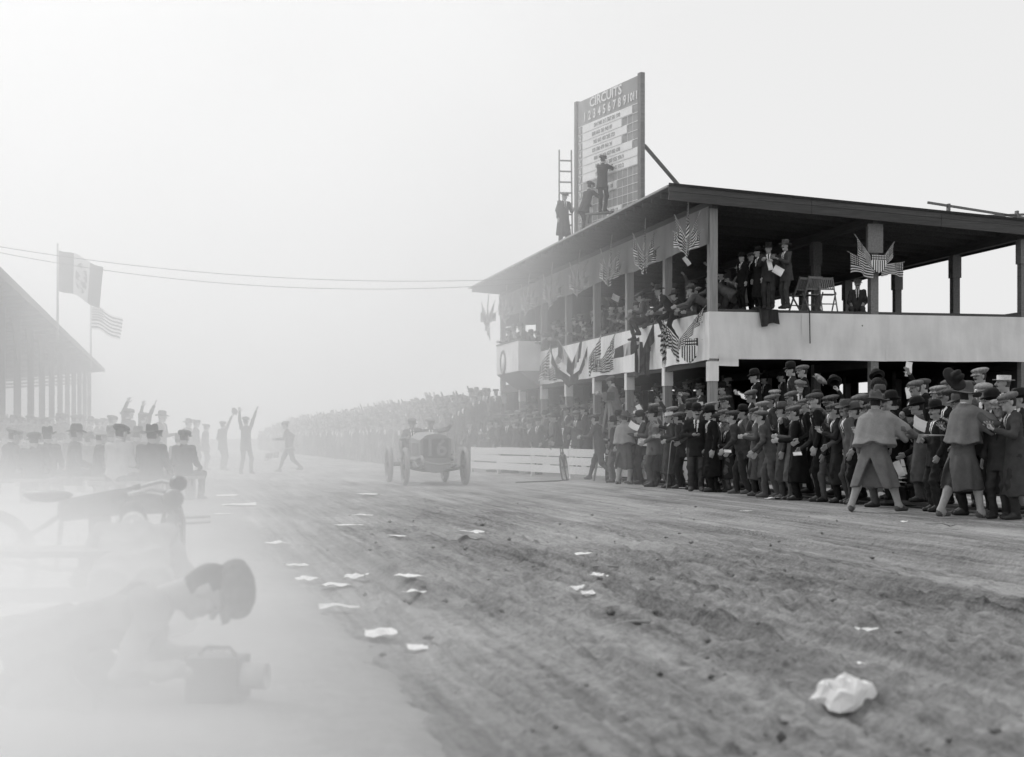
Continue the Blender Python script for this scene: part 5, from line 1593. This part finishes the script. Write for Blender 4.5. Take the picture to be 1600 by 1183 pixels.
for r, (dt, z, xa, xb, prob) in enumerate(ranks):
    px = xa + rnd.uniform(0, 10); n = 0
    while px < xb:
        t = frontline(px) + dt + rnd.uniform(-.12, .12)
        a = (px - 800) / FPX
        d = t / (VX * a + VY)
        if rnd.random() < prob:
            key = rnd.choice(pool); ht, hm_ = rnd.choice(hatpool); c_ = rnd.choice(tones)
            rz = rnd.uniform(62, 108) if rnd.random() < .92 else rnd.uniform(130, 190)
            lb = 'person in %s, %s from the left in the crowd, %s' % (HATWORD[ht], ORD[n], rname[r])
            put_person(key, D(px, d, z), rz, lb, 'crowd packed behind the front row', rnd.uniform(.93, 1.06), c_, rnd.choice(tones), ht, hm_, skin=rnd.choice(('skin', 'skin_b')), hair=rnd.choice(('hair', 'hair_b')))
            n += 1
        px += rnd.uniform(.40, .55) * FPX / d
    if z > .05:                                   # the planks they stand on
        xs = np.linspace(xa - 6, 1612, 24)
        prev = None
        e = empty('standing_plank', (0, 0, 0))
        tag(e, 'trodden plank step under the %s of the roadside crowd' % rname[r], 'plank')
        for q in range(len(xs) - 1):
            pp = []
            for x_ in (xs[q], xs[q + 1]):
                a = (x_ - 800) / FPX; t = frontline(x_) + dt; d = t / (VX * a + VY)
                pp.append(D(x_, d, z - .025))
            MB().beam(pp[0], pp[1], .30, .045).build('plank', M['dark_wood'], e)
# raised figures behind the crowd
RAISED = 'spectators standing high above the crowd'
def high(px, d, ztop, key, rz, label, ht='bowler', hm_='felt', c_='black', h=1.0, **kw):
    z = ztop - 1.78 * h
    o = put_person(key, D(px, d, z), rz, label, RAISED, h, c_, None, ht, hm_, **kw)
    if z > .3:                                    # box underfoot
        e = empty('wooden_box', D(px, d, 0), R(rz))
        tag(e, 'plank box standing underfoot, ' + label.replace('person', 'under the person')[:60].rsplit(' ', 1)[0], 'box')
        for k in range(max(1, int(z / .28))):
            hh = z / max(1, int(z / .28))
            MB().span(-.28, .28, -.24, .24, k * hh, (k + 1) * hh - .012).build('board', M['dark_wood_z'], e)
    return o
def zt(py, d): return CAM_H + (685 - py) / FPX * d
HP = {}
HP['reader'] = high(1182, 34, zt(578, 34), 'read', 88, 'person in bowler reading a newspaper high above the crowd')
HP['pairA'] = high(1240, 32.5, zt(567, 32.5), 'stand_a', 85, 'person in bowler, left one of a pair standing high', 'bowler', 'felt', 'dark')
HP['pairB'] = high(1262, 31.5, zt(568, 31.5), 'stand_c', 78, 'person in flat cap, right one of a pair standing high', 'cap', 'tweed_mid', 'black')
HP['hatA'] = high(1325, 29.5, zt(622, 29.5), 'wave_r', 80, 'bareheaded person waving a bowler against the bright gaps', None, None, 'black')
HP['hatB'] = high(1398, 27.5, zt(615, 27.5), 'wave_r', 88, 'bareheaded person waving a bowler beside the lower post', None, None, 'black')
HP['paper'] = high(1428, 27.5, zt(598, 27.5), 'wave_l', 95, 'person in round cap holding a paper overhead', 'newsboy', 'tweed', 'black')
HP['cap'] = high(1452, 27.0, zt(589, 27.0), 'stand_c', 80, 'person in flat cap with white collar right of the raised paper', 'cap', 'tweed', 'black')
HP['ladder'] = high(964, 40.5, zt(586, 40.5), 'photo_up', 70, 'person in pale grey coat standing tall beside the tripod', 'cap', 'tweed_mid', 'grey')
HP['handup'] = high(1078, 37.5, zt(628, 37.5), 'wave_r', 90, 'person with one open hand raised before the dark lower storey', 'cap', 'tweed', 'charcoal')
HP['boyup'] = high(1045, 38.5, zt(636, 38.5), 'wave_l', 80, 'person with fist raised left of the third lower post', 'cap', 'tweed_pale', 'dark')

# ---- lower storey
LOWG = 'spectators in the shade of the lower storey'
n = 0
for i in range(7):
    for q in range(4):
        y = i * BAY + .55 + q * .80 + rnd.uniform(-.15, .15); x = .55 + rnd.uniform(-.1, .2)
        key = rnd.choice(['stand_a', 'stand_b', 'stand_c', 'read', 'pockets', 'wave_r', 'clap']); ht, hm_ = rnd.choice(hatpool)
        put_person(key, W(S0 + y, T0 + x, .74), rnd.uniform(70, 120), 'person in %s, %s from the corner, front of shaded lower storey' % (HATWORD[ht], ORD[n]), LOWG, rnd.uniform(.94, 1.03), rnd.choice(tones), None, ht, hm_)
        n += 1
n = 0
for k in range(14):
    y = 1.5 + k * 1.62 + rnd.uniform(-.3, .3); ht, hm_ = rnd.choice(hatpool)
    put_person(rnd.choice(['stand_b', 'stand_d', 'pockets', 'stand_c']), W(S0 + y, T0 + 2.2 + rnd.uniform(-.2, .6), 1.12), rnd.uniform(70, 120), 'person in %s, %s from the corner, rear of shaded lower storey' % (HATWORD[ht], ORD[n]), LOWG, 1.0, rnd.choice(tones), None, ht, hm_)
    n += 1

# ---- balcony
UPG = 'spectators crowding the balcony rail'
n = 0
for i in range(6):
    for q in range(4):
        y = i * BAY + .45 + q * .86 + rnd.uniform(-.12, .12)
        if i == 0 and q < 2: continue
        if abs(y - 5.3) < .35 or abs(y - 2.3) < .4: continue
        key = rnd.choice(['rail_lean', 'rail_cross', 'rail_point', 'rail_lean', 'stand_c', 'clap', 'rail_cross']); ht, hm_ = rnd.choice(hatpool)
        put_person(key, W(S0 + y, T0 + .33 + (.12 if key in ('stand_c', 'clap') else 0), 3.58), rnd.uniform(68, 125), 'person in %s, %s from the corner along the balcony rail' % (HATWORD[ht], ORD[n]), UPG, rnd.uniform(.93, 1.02), rnd.choice(rail_tones), None, ht, hm_)
        n += 1
MB().span(.14, .75, .3, 21.5, 3.345, 3.575).build('rail_step', M['dark_wood'], GS)
n = 0
e = empty('balcony_bench', W(S0, T0, 0), TH); tag(e, 'long dark bench behind the people at the balcony rail', 'bench')
MB().span(.85, 1.35, .9, 21, 3.86, 3.92).build('seat', M['dark_wood'], e)
for k in range(6): MB().span(.9, 1.3, 1.2 + k * 3.8, 1.3 + k * 3.8, 3.345, 3.859).build('leg', M['dark_wood'], e)
for i in range(6):
    for q in range(3):
        y = i * BAY + .8 + q * 1.15 + rnd.uniform(-.3, .3)
        ht, hm_ = rnd.choice(hatpool)
        put_person(rnd.choice(['stand_c', 'wave_r', 'stand_a', 'clap', 'read', 'lean_fwd']), W(S0 + y, T0 + 1.1, 3.92), rnd.uniform(70, 115), 'person in %s, %s from the corner standing behind the balcony rail' % (HATWORD[ht], ORD[n]), UPG, .98, rnd.choice(rail_tones), None, ht, hm_)
        n += 1
# people in the projecting box
for k, (y, key, ht, hm_) in enumerate(((18.9, 'rail_lean', 'bowler', 'felt'), (19.6, 'stand_c', 'cap', 'tweed_pale'), (20.3, 'rail_cross', 'fedora', 'felt_grey'), (21.1, 'rail_lean', 'cap', 'tweed'), (21.8, 'stand_a', 'newsboy', 'tweed_mid'))):
    put_person(key, W(S0 + y, T0 - .45, 3.72), rnd.uniform(80, 130), 'person in %s, %s from near side in the projecting balcony box' % (HATWORD[ht], ORD[k]), UPG, 1.0, rnd.choice(tones[4:]), None, ht, hm_)
CLB = 'men clambering about the corner of the balcony'
put_person('sit_rail', W(S0 + 5.3, T0 - .10, 4.05), 90, 'person in cap sitting on the balcony rail with a leg dangling', CLB, 1.0, 'mid', 'dusk', 'cap', 'tweed')
put_person('climb', W(S0 + 2.3, T0 - .28, 3.72), 100, 'person in dark suit climbing outside the rail above the striped shield', CLB, .98, 'charcoal', 'charcoal', 'fedora', 'felt')
put_person('rail_low', W(S0 + .45, T0 + .12, 3.62), 75, 'person slumped over the rail at the corner post', CLB, 1.0, 'mid', 'dark', 'cap', 'tweed')
put_person('rail_low', W(S0 + .75, T0 + .75, 3.9), 50, 'person bending behind the corner post with back to the chairs', CLB, 1.08, 'mid', 'dusk', 'cap', 'tweed_mid')
put_person('rail_lean', W(S0 + 1.35, T0 + .35, 3.45), 95, 'person in pale cap just left of the corner post, upper one', CLB, .98, 'dusk', None, 'newsboy', 'tweed_pale')
put_person('rail_lean', W(S0 + 1.1, T0 + .10, 3.30), 110, 'person in pale cap just left of the corner post, lower one', CLB, .95, 'mid', None, 'newsboy', 'tweed_pale')
put_person('wave_r', W(S0 + 2.9, T0 + 1.1, 3.92), 90, 'person swinging a rolled paper under the valance by the second post', CLB, 1.02, 'black', None, 'cap', 'tweed')
END = 'men standing on the end of the balcony'
ends = [(1161, 39.6, 372+22, 'stand_a', 120, 'black', None, 'fedora', 'felt', 'person in black suit, farthest left of the standing balcony men'),
        (1176, 40.2, 392, 'stand_d', 100, 'black', None, 'cap', 'felt_grey', 'person half hidden, second from left of the standing balcony men'),
        (1187, 39.2, 385, 'stand_b', 115, 'black', None, 'fedora', 'felt', 'person in long black overcoat on the balcony'),
        (1201, 39.0, 378, 'read', 165, 'dark', None, 'fedora', 'felt', 'person facing the camera with white paper at the chest on the balcony'),
        (1229, 38.9, 374, 'clap', 120, 'dusk', 'dusk', 'fedora', 'felt_grey', 'person with white shirt and folded paper, rightmost standing balcony man')]
ENDP = {}
for (px, d, py, key, rz, c_, l_, ht, hm_, lb) in ends:
    h = (zt(py, d) - 4.40) / 1.80
    ENDP[px] = put_person(key, D(px, d, 4.40), rz, lb, END, h, c_, l_, ht, hm_)
put_person('sit', D(1340, 40.3, 4.0), 165, 'person in cap seated at the balcony rail beside the flag fan', None, .98, 'dusk', None, 'cap', 'tweed_mid')
sc_ = chair(D(1340, 40.45, 3.96), R(180), 'folding chair under the seated man beside the flag fan')
MB().span(2.9, 4.85, .12, .34, 3.90, 3.94).build('floor_step', M['dark_wood'], GS)

# ---- on the roof
ROOF = 'men working on the grandstand roof'
def onroof(px, d, key, rz, h, c_, ht, hm_, lb, dz=0):
    p = D(px, d); s_, t_ = st(p)
    p.z = roof_z(t_ - T0) + .20 + dz
    return put_person(key, p, rz, lb, ROOF, h, c_, None, ht, hm_)
onroof(880, 50.0, 'stand_d', -150, .98, 'dusk', 'cap', 'tweed', 'person in flat cap standing before the upright ladder')
onroof(913, 48.2, 'reach_fwd', -55, 1.05, 'dark', 'cap', 'tweed', 'person in dark suit reaching to the trestle on the roof')
onroof(941, 47.2, 'climb_ladder', -35, 1.0, 'dark', 'cap', 'tweed', 'person standing on the trestle marking the scoreboard', .70)

# ---- driver and mechanic
def incar(key, x, y, z, lb, ht, hm_):
    m = Matrix.LocRotScale(CAR.location, CAR.rotation_euler, None)
    return put_person(key, m @ Vector((x, y, z)), 192.3, lb, 'crew of the racing car', .98, 'grey', 'mid', ht, hm_)
incar('drive', .24, -2.20, .50, 'driver gripping the steering wheel of the racing car', 'cap', 'tweed_mid')
incar('ride', -.24, -2.22, .50, 'riding mechanic with one arm raised in the racing car', 'cap', 'tweed_pale')

# ---- behind the far part of the fence
FEN = 'spectators behind the far end of the white fence'
n = 0
for r_ in range(3):
    for k in range(8):
        s_ = 50.8 - k * .95 + rnd.uniform(-.2, .2) + r_ * 1.3; t_ = 10.35 + r_ * .62 + k * .13 + rnd.uniform(-.1, .1)
        if r_ == 0 and k > 5: continue
        ht, hm_ = rnd.choice(hatpool)
        put_person(rnd.choice(['stand_a', 'stand_b', 'stand_c', 'clap', 'pockets', 'lean_coat']), W(s_, t_, .0 + r_ * .16), rnd.uniform(70, 150), 'person in %s, %s from far end, %s row behind the fence' % (HATWORD[ht], ORD[k], ORD[r_]), FEN, rnd.uniform(.96, 1.05), rnd.choice(tones[2:]), None, ht, hm_)
# beyond the end of the fence, spilling to the track side
for k, (px, py, key, rz, c_, ht, hm_, lb) in enumerate(((738, 733, 'stand_c', 150, 'dusk', 'cap', 'tweed', 'person at the far end of the fence beside the front wheel'),
     (741, 727, 'wave_both', 170, 'mid', None, None, 'bareheaded person with both arms up beyond the end of the fence'),
     (584, 722, 'guard_far', 30, 'dusk', 'campaign', 'felt_grey', 'guard in light coat standing before the far crowd left of the car'),
     (528, 717, 'stand_c', 20, 'grey', 'cap', 'tweed_pale', 'person in pale jacket before the far crowd, left of the far guard'))):
    put_person(key, G(px, py), rz, lb, 'people standing out from the far crowd', 1.0, c_, None, ht, hm_)

# ---- the left side of the track
LEFT = 'men lining the left of the track'
L_ = [(172, 752, 'stand_a', -60, .98, 'mid', 'cap', 'tweed', 'person in cap, leftmost of the men standing by the track'),
      (190, 751, 'stand_c', -80, 1.04, 'mid', 'newsboy', 'tweed_mid', 'person in round cap just left of the first raised arm'),
      (201, 752, 'wave_l', -40, 1.08, 'dusk', 'cap', 'tweed', 'person with a single arm stretched straight up at the left'),
      (225, 752, 'wave_both', -50, 1.02, 'dusk', 'cap', 'tweed', 'person with both arms up in a V at the left'),
      (251, 749, 'stand_d', -100, 1.05, 'mid', 'fedora', 'felt_grey', 'person in felt hat standing just right of the raised V arms'),
      (292, 737, 'stand_b', -50, 1.0, 'mid', 'fedora', 'felt_grey', 'person in felt hat, left one of three standing together'),
      (306, 736, 'pockets', -70, 1.0, 'dusk', 'newsboy', 'tweed', 'person in round cap, middle one of three standing together'),
      (320, 735, 'stand_a', -60, .92, 'grey', 'newsboy', 'tweed_mid', 'person in pale clothes, right one of three standing together'),
      (348, 735, 'wave_r', -40, .98, 'mid', 'cap', 'tweed', 'slim person waving something overhead left of the leaping man'),
      (384, 741, 'wave_both', -25, 1.02, 'dusk', 'cap', 'tweed', 'person in breeches with both arms flung up on the track')]
LP = {}
for (px, py, key, rz, h, c_, ht, hm_, lb) in L_: LP[px] = put_person(key, G(px, py), rz, lb, LEFT, h, c_, None, ht, hm_)
put_person('run', G(452, 740), 95, 'person running across the track with a furled flag', LEFT, .95, 'dusk', None, 'cap', 'tweed')
SEATG = 'people seated on benches at the left'
M['bench_wood'] = wood('bench_wood', .25, .2, 0)
groups_ = [(30, 25.5, 2), (205, 24.0, 2), (262, 27.5, 2), (110, 27.0, 3), (20, 31.0, 3), (175, 31.0, 3), (75, 35.0, 3), (235, 34.5, 3), (140, 38.0, 4), (30, 39.5, 3)]
for r_, (pxc, d, cnt) in enumerate(groups_):
    rzb = R(rnd.uniform(-25, 20))
    base = D(pxc, d, 0)
    e = empty('bench', base, rzb)
    tag(e, 'short plank bench under the %s nearest group seated at the left' % ORD[r_], 'bench', 'benches at the left')
    wd = cnt * .55
    MB().span(-wd / 2 - .1, wd / 2 + .1, -.16, .16, .40, .45).build('plank', M['bench_wood'], e)
    for k in (-1, 1): MB().span(k * wd * .4 - .04, k * wd * .4 + .04, -.13, .13, 0, .399).build('leg', M['bench_wood'], e)
    for k in range(cnt):
        ht, hm_ = rnd.choice(hatpool[7:])
        white = (r_ == 1 and k == 0)
        x_ = -wd / 2 + .28 + k * .55 + rnd.uniform(-.06, .06)
        p = base + Vector((math.cos(rzb) * x_, math.sin(rzb) * x_, 0))
        lb = 'person in a white shirt seated with back to the camera at the left' if white else 'person in %s, %s on the bench of the %s nearest group seated left' % (HATWORD[ht], ORD[k], ORD[r_])
        put_person('sit_b' if white else rnd.choice(['sit', 'sit_b', 'sit']), p, rnd.uniform(-75, 10), lb, SEATG, rnd.uniform(.9, 1.02), 'light' if white else rnd.choice(tones[4:]), 'mid', ht, hm_)
BYL = 'people standing below the far stand'
n = 0
px = 4
while px < 165:
    ht, hm_ = rnd.choice(hatpool[7:])
    d = rnd.uniform(43, 50)
    put_person(rnd.choice(['stand_a', 'stand_b', 'stand_c', 'pockets', 'stand_d']), D(px, d, 0), rnd.uniform(-90, -20), 'person in %s, %s from the left below the eave of the far stand' % (HATWORD[ht], ORD[n]), BYL, rnd.uniform(.97, 1.08), rnd.choice(tones[3:]), None, ht, hm_)
    n += 1; px += rnd.uniform(10, 15)
# ---- foreground
fg = put_person('crouch', D(66, 6.45, .03), -82, 'person in pale jacket and cap crouching over a camera in the foreground', None, 1.0, 'pale', 'grey', 'cap', 'tweed_mid')
put_person('crouch_b', D(205, 8.3, .03), 12, 'broad grey back of a person crouching behind the cameraman', None, 1.0, 'pale', 'grey', None, None)
_c = fg.children[0]
_c.location -= (_c.matrix_local.to_3x3() @ Vector((0, 0, 1))) * .045
_c.scale = (.84, .86, 1.5)
hm = hand_point(fg, F_('crouch'), 1)
cb = empty('box_camera', Vector((hm.translation.x + .03, hm.translation.y + .02, .035)), R(-8))
tag(cb, 'dark box camera held near the ground by the crouching man', 'camera')
MB().span(-.11, .11, -.09, .09, .0, .18).build('camera_case', M['iron'], cb)
MB().lathe([(.055, 0), (.055, .10), (.045, .10), (.04, .09), (.001, .088)], 18, (.11, 0, .10), 'x').build('lens', M['steel'], cb)
MB().tube([(-.08, 0, .182), (-.05, 0, .215), (.05, 0, .215), (.08, 0, .182)], .008, 6).build('handle', M['iron'], cb)

# ---- things held
def held(o, key, sx, name, me, label, cat, rot=(0, 0, 0), off=(0, 0, -.10), group=None):
    m = hand_point(o, F_(key), sx, off)
    q = link(name, me)
    q.matrix_world = m @ Euler(rot).to_matrix().to_4x4()
    q.location = m.translation; q.rotation_euler = (m @ Euler(rot).to_matrix().to_4x4()).to_euler(); q.scale = (1, 1, 1)
    tag(q, label, cat, group)
    return q
def sheet_mesh(w_, h_, bend=.04):
    n = 7
    U, V = np.meshgrid(np.linspace(-.5, .5, n), np.linspace(-.5, .5, n), indexing='ij')
    P = np.stack((U * w_, bend * np.cos(U * 3) + bend * .6 * np.sin(V * 5), V * h_), -1).reshape(-1, 3)
    i = np.arange(n - 1)[:, None] * n + np.arange(n - 1)[None]
    return np_mesh('sheet', P, np.stack((i, i + n, i + n + 1, i + 1), -1).reshape(-1, 4), [M['paper']])
pk = {'a': sheet_mesh(.26, .20), 'b': sheet_mesh(.12, .26), 'c': sheet_mesh(.36, .26, .06), 's': sheet_mesh(.14, .06)}
def paper_at(px, d, py, me, rot, label):
    o = link('held_paper', pk[me], None, D(px, d, zt(py, d)), rot)
    tag(o, label, 'paper', 'papers held up by spectators')
paper_at(1168, 33.5, 617, 'c', (R(-50), 0, R(10)), 'open newspaper in front of the bowlered man standing high')
paper_at(1420, 27.2, 577, 'b', (R(5), R(8), R(10)), 'folded paper held straight up against the dark lower storey')
paper_at(1427, 26.8, 613, 'a', (R(10), R(-8), R(0)), 'pale sheet just below the paper held straight up')
paper_at(1438, 24.0, 662, 'a', (R(-10), R(25), R(20)), 'white paper between the bending man and the felt hat')
paper_at(1405, 24.6, 733, 'b', (R(0), R(-20), R(10)), 'white sheet hanging below the pistol')
paper_at(1137, 30.0, 705, 's', (R(0), R(4), R(0)), 'white paper at the waist of the short person in a round cap')
paper_at(1246, 25.3, 709, 's', (R(0), R(-4), R(0)), 'white paper at the waist of the long black overcoat')
paper_at(991, 36.8, 665, 'a', (R(-30), R(30), R(0)), 'white sheet read behind the far caped guard')
paper_at(1203, 38.6, 414, 'b', (R(0), R(-10), R(0)), 'white paper at the chest of the balcony man facing the camera')
paper_at(1216, 38.4, 423, 'a', (R(10), R(30), R(0)), 'folded white paper of the rightmost standing balcony man')
paper_at(962, 47.6, 465, 'a', (R(0), R(25), R(20)), 'white paper held out from the balcony near the third post')
paper_at(1073, 40.6, 408, 'b', (R(0), R(-35), R(0)), 'rolled paper swung under the valance')
paper_at(1000, 37.5, 640, 'b', (R(0), R(-30), R(0)), 'long white paper held up by a lower post')
paper_at(1005, 37.0, 690, 'a', (R(-20), R(10), R(0)), 'folded white papers in the hand of the far caped guard')
# hats waved
def waved(o, key, sx, label, kind='bowler', mat='felt', rot=(R(150), 0, 0)):
    return held(o, key, sx, 'waved_hat', hat_mesh(kind, mat), label, 'hat', rot, (0, 0, -.16), 'hats waved over the crowd')
waved(HP['hatA'], 'wave_r', 1, 'black bowler waved against the bright gaps')
waved(HP['hatB'], 'wave_r', 1, 'black bowler waved beside the lower post')
o = link('waved_hat', hat_mesh('campaign', 'felt'), None, D(1489, 20.8, zt(594, 20.8)), (R(28), R(50), R(-20)), .9)
tag(o, 'big dark felt hat waved over the head of the tall guard', 'hat', 'hats waved over the crowd')
o = link('waved_hat', hat_mesh('newsboy', 'tweed_pale'), None, D(1276, 30.2, zt(598, 30.2)), (R(20), R(40), 0), 1.1)
tag(o, 'pale cap held up before the pair standing high', 'hat', 'hats waved over the crowd')
o = link('waved_hat', hat_mesh('bowler', 'felt'), None, D(1375, 27.6, zt(604, 27.6)), (R(40), R(-50), 0), 1.05)
tag(o, 'black bowler tilted just left of the lower post', 'hat', 'hats waved over the crowd')
waved(LP[348], 'wave_r', 1, 'dark cap waved by the slim man at the left', 'cap', 'tweed')
# pistol
pm_ = MB()
pm_.tube([(0, 0, 0), (0, .30, 0)], [.014, .011], 8)
pm_.box((0, -.02, 0), (.026, .14, .042))
pm_.lathe([(.001, -.035), (.024, -.035), (.024, .035), (.001, .035)], 12, (0, .01, -.004), 'y')
pm_.beam((0, -.07, .0), (0, -.11, -.11), .026, .045)
mm_ = pm_.mesh('revolver', M['steel'])
m = hand_point(front[1366], F_('guard_pistol'), 1, (0, 0, -.08))
q = link('revolver', mm_, None, m.translation + Vector((.02, -.12, .05)), (0, R(0), R(-96)))
tag(q, 'long-barrelled revolver held out by the caped guard', 'pistol')
# cane
p = G(1041, 766)
tag(MB().tube([(0, 0, 0), (.10, .03, 1.0), (.12, .03, 1.06), (.16, .03, 1.07), (.18, .03, 1.03)], .011, 6).build('cane', M['post_wood'], None, p), 'pale walking cane standing before the person in a straw hat', 'cane')
# furled flag of the running man
ff = empty('furled_flag', G(452, 740) + Vector((0, -.25, 0)), 0)
tag(ff, 'furled pale flag carried low by the running man', 'flag')
MB().tube([(.35, 0, .90), (-.75, .05, .60)], .014, 6).build('staff', M['staff'], ff)
drape('flag', 'us', ff, (-.70, 0, .63), (-.25, 0, .74), .22, .0, 3, .05, 190)
# hose or rope on the track beside the car
tag(MB().tube([W(37.5, 8.3, .02), W(37.9, 9.0, .025), W(38.6, 9.7, .02), W(39.6, 10.2, .02)], .018, 6).build('rope', M['ink'], None), 'dark rope lying on the track between the car and the fence', 'rope')

# ------------------------------------------------------------------ masses of people too far to tell apart
def mass(name, spots, label, seed):
    rg = random.Random(seed)
    tn = ['black', 'dark', 'dusk', 'mid', 'grey', 'pale']
    mats = [M[cl(t)] for t in tn] + [M['skin'], M['felt'], M['tweed_mid'], M['tweed_pale'], M['shirt'], M['hair']]
    protos = []
    for k, s_ in enumerate((A_(), A_(coat='long'), A_(aR=(.14, .1, .5), hR='grip'), A_(aR=(.14, .1, .5), aL=(-.14, .1, .5)), A_(lean=.2, aL=(0, .3, -.2)))):
        sp = dict(s_); sp.update(cell=.055, lo=True, hR=None, hL=None, seed=60 + k)
        global HEADS_LO
        protos.append(figure(**sp))
    V, F, MI = [], [], []; n = 0
    hats_ = [('bowler', 7), ('cap', 8), ('cap', 9), ('fedora', 8), ('cap', 7)]
    for (p, rz, h) in spots:
        v, f, mi, Hm, _ = protos[min(4, int(rg.random() ** 1.5 * 5))]
        c, s_ = math.cos(rz), math.sin(rz)
        Rz = np.array(((c, -s_, 0), (s_, c, 0), (0, 0, 1)))
        V.append(v @ Rz.T * h + np.array(p)); F.append(f + n); n += len(v)
        t1, t2 = rg.randrange(6), rg.randrange(5)
        mp = np.array([t1, t2, 0, 6, 10, 11, t2, 0])
        MI.append(mp[mi])
        hk, hmi = rg.choice(hats_)
        hv, hf = HATLO[hk]
        m4 = np.array(Hm)
        hv = hv @ m4[:3, :3].T + m4[:3, 3]
        V.append(hv @ Rz.T * h + np.array(p)); F.append(hf + n); n += len(hv); MI.append(np.full(len(hf), hmi))
    o = link(name, np_mesh(name, np.concatenate(V), np.concatenate(F), mats, np.concatenate(MI)))
    tag(o, label, 'crowd', kind='stuff')
def lo_hats():
    H = {}
    n = 10
    for k, prof in (('bowler', [(.09, .04), (.14, .06), (.095, .06), (.09, .14), (.06, .19), (.002, .205)]), ('cap', [(.09, .04), (.13, .075), (.12, .11), (.07, .125), (.002, .128)]), ('fedora', [(.09, .04), (.16, .05), (.095, .06), (.09, .14), (.07, .18), (.002, .18)])):
        v = np.array([(r * math.cos(6.2832 * q / n), r * math.sin(6.2832 * q / n) * 1.15, z) for r, z in prof for q in range(n)])
        f = np.array([(i * n + q, i * n + (q + 1) % n, (i + 1) * n + (q + 1) % n, (i + 1) * n + q) for i in range(len(prof) - 1) for q in range(n)])
        H[k] = (v, f)
    return H
HATLO = lo_hats()
HEADS_LO = {'plain': make_head('plain', .03)}
sp = []
for r_ in range(6):
    s_ = 56.0 + r_ * .5
    while s_ < 150:
        t_ = 8.95 - (s_ - 60) * .012 + r_ * .62 + rnd.uniform(-.15, .15)
        sp.append((W(s_, t_, .02 + r_ * .26), R(rnd.uniform(100, 175)), rnd.uniform(.94, 1.05)))
        s_ += rnd.uniform(.55, .95) * (1 if s_ < 90 else 1.8)
mass('far_crowd', sp, 'dense mass of spectators lining the right of the track beyond the car', 5)
mb = MB()
pts_a = [(56, 8.6), (150, 7.5)]
for r_ in range(1, 6):
    a_ = W(56, 8.85 + r_ * .62, 0); b_2 = W(150, 7.75 + r_ * .62, 0)
    mb.beam(a_ + Vector((0, 0, r_ * .13 - .01)), b_2 + Vector((0, 0, r_ * .13 - .01)), .6, r_ * .26 - .03)
tag(mb.build('crowd_bank', M['earth']), kind='structure')
sp = []
for r_ in range(5):
    y = 2.0
    while y < LEN - 1:
        p = W(40 + y, -5 - 2.9 - 1.7 * r_, .36 + .30 * r_)
        sp.append((p, R(rnd.uniform(-120, -60)), rnd.uniform(.85, 1.0)))
        y += rnd.uniform(.9, 1.7)
mass('stand_crowd', sp, 'dim mass of spectators on the tiers of the far stand', 6)
# ------------------------------------------------------------------ dust over the track, spread high and left to stand in for veiling flare
def dust():
    m = bpy.data.materials.new('dust')
    m.use_nodes = True
    t = m.node_tree
    t.nodes.clear()
    out = node(t, 'ShaderNodeOutputMaterial')
    pv = node(t, 'ShaderNodeVolumePrincipled')
    pv.inputs['Color'].default_value = (.99, .99, .99, 1)
    pv.inputs['Anisotropy'].default_value = 0.36
    tc = node(t, 'ShaderNodeTexCoord')
    sp = node(t, 'ShaderNodeSeparateXYZ')
    t.links.new(tc.outputs['Object'], sp.inputs[0])
    def ramp(src, a, b, c=0.0, d=1.0):
        r = node(t, 'ShaderNodeMapRange'); r.interpolation_type = 'SMOOTHSTEP'
        for k, v in (('From Min', a), ('From Max', b), ('To Min', c), ('To Max', d)): r.inputs[k].default_value = v
        t.links.new(src, r.inputs['Value'])
        return r.outputs['Result']
    def mul(a, b):
        n = node(t, 'ShaderNodeMath', operation='MULTIPLY')
        for i, x in enumerate((a, b)):
            if isinstance(x, (int, float)): n.inputs[i].default_value = x
            else: t.links.new(x, n.inputs[i])
        return n.outputs[0]
    X, Y, Z = sp.outputs            # X across the track, Y along it
    def sub(a, b):
        n = node(t, 'ShaderNodeMath', operation='SUBTRACT'); t.links.new(a, n.inputs[0]); t.links.new(b, n.inputs[1]); return n.outputs[0]
    def add(a, b):
        n = node(t, 'ShaderNodeMath', operation='ADD'); t.links.new(a, n.inputs[0]); t.links.new(b, n.inputs[1]); return n.outputs[0]
    edge = ramp(Y, 4.0, 37.0, -1.0, 12.6)         # the cloud widens up the track, clear by the near crowd
    side = ramp(sub(X, edge), 0.0, -5.0)
    near = mul(mul(ramp(Y, 3.0, 24.0, .3, 1.0), ramp(Y, 36.0, 62.0, 1.0, .18)), ramp(X, -4.0, 5.0, .92, 1.0))
    high = ramp(Z, 24.0, 8.0, .0, 1.0)
    leak_veil = mul(mul(ramp(X, 1.2, -1.2), ramp(Y, 14.0, 6.0)), mul(ramp(Z, 1.28, .25), LEAK_VEIL))   # added low fog at the left, imitating a light leak
    n = node(t, 'ShaderNodeTexNoise'); n.inputs['Scale'].default_value = .16; n.inputs['Detail'].default_value = 2
    t.links.new(tc.outputs['Object'], n.inputs['Vector'])
    lump = ramp(n.outputs['Fac'], .32, .68, .35, 1.6)
    t.links.new(add(mul(mul(mul(side, near), mul(high, lump)), DUST_FLARE), leak_veil), pv.inputs['Density'])
    t.links.new(pv.outputs[0], out.inputs['Volume'])
    m.cycles.volume_step_rate = 1.0
    o = MB().span(-34, 12.7, 2.6, 150, -.02, 24.0).build('dust_flare_cloud', m, None, (0, 0, 0), (0, 0, TH))
    tag(o, 'pale cloud of dust, also standing in for flare, over track and left side', 'dust', kind='stuff')
DUST_FLARE, LEAK_VEIL = .040, .75
dust()
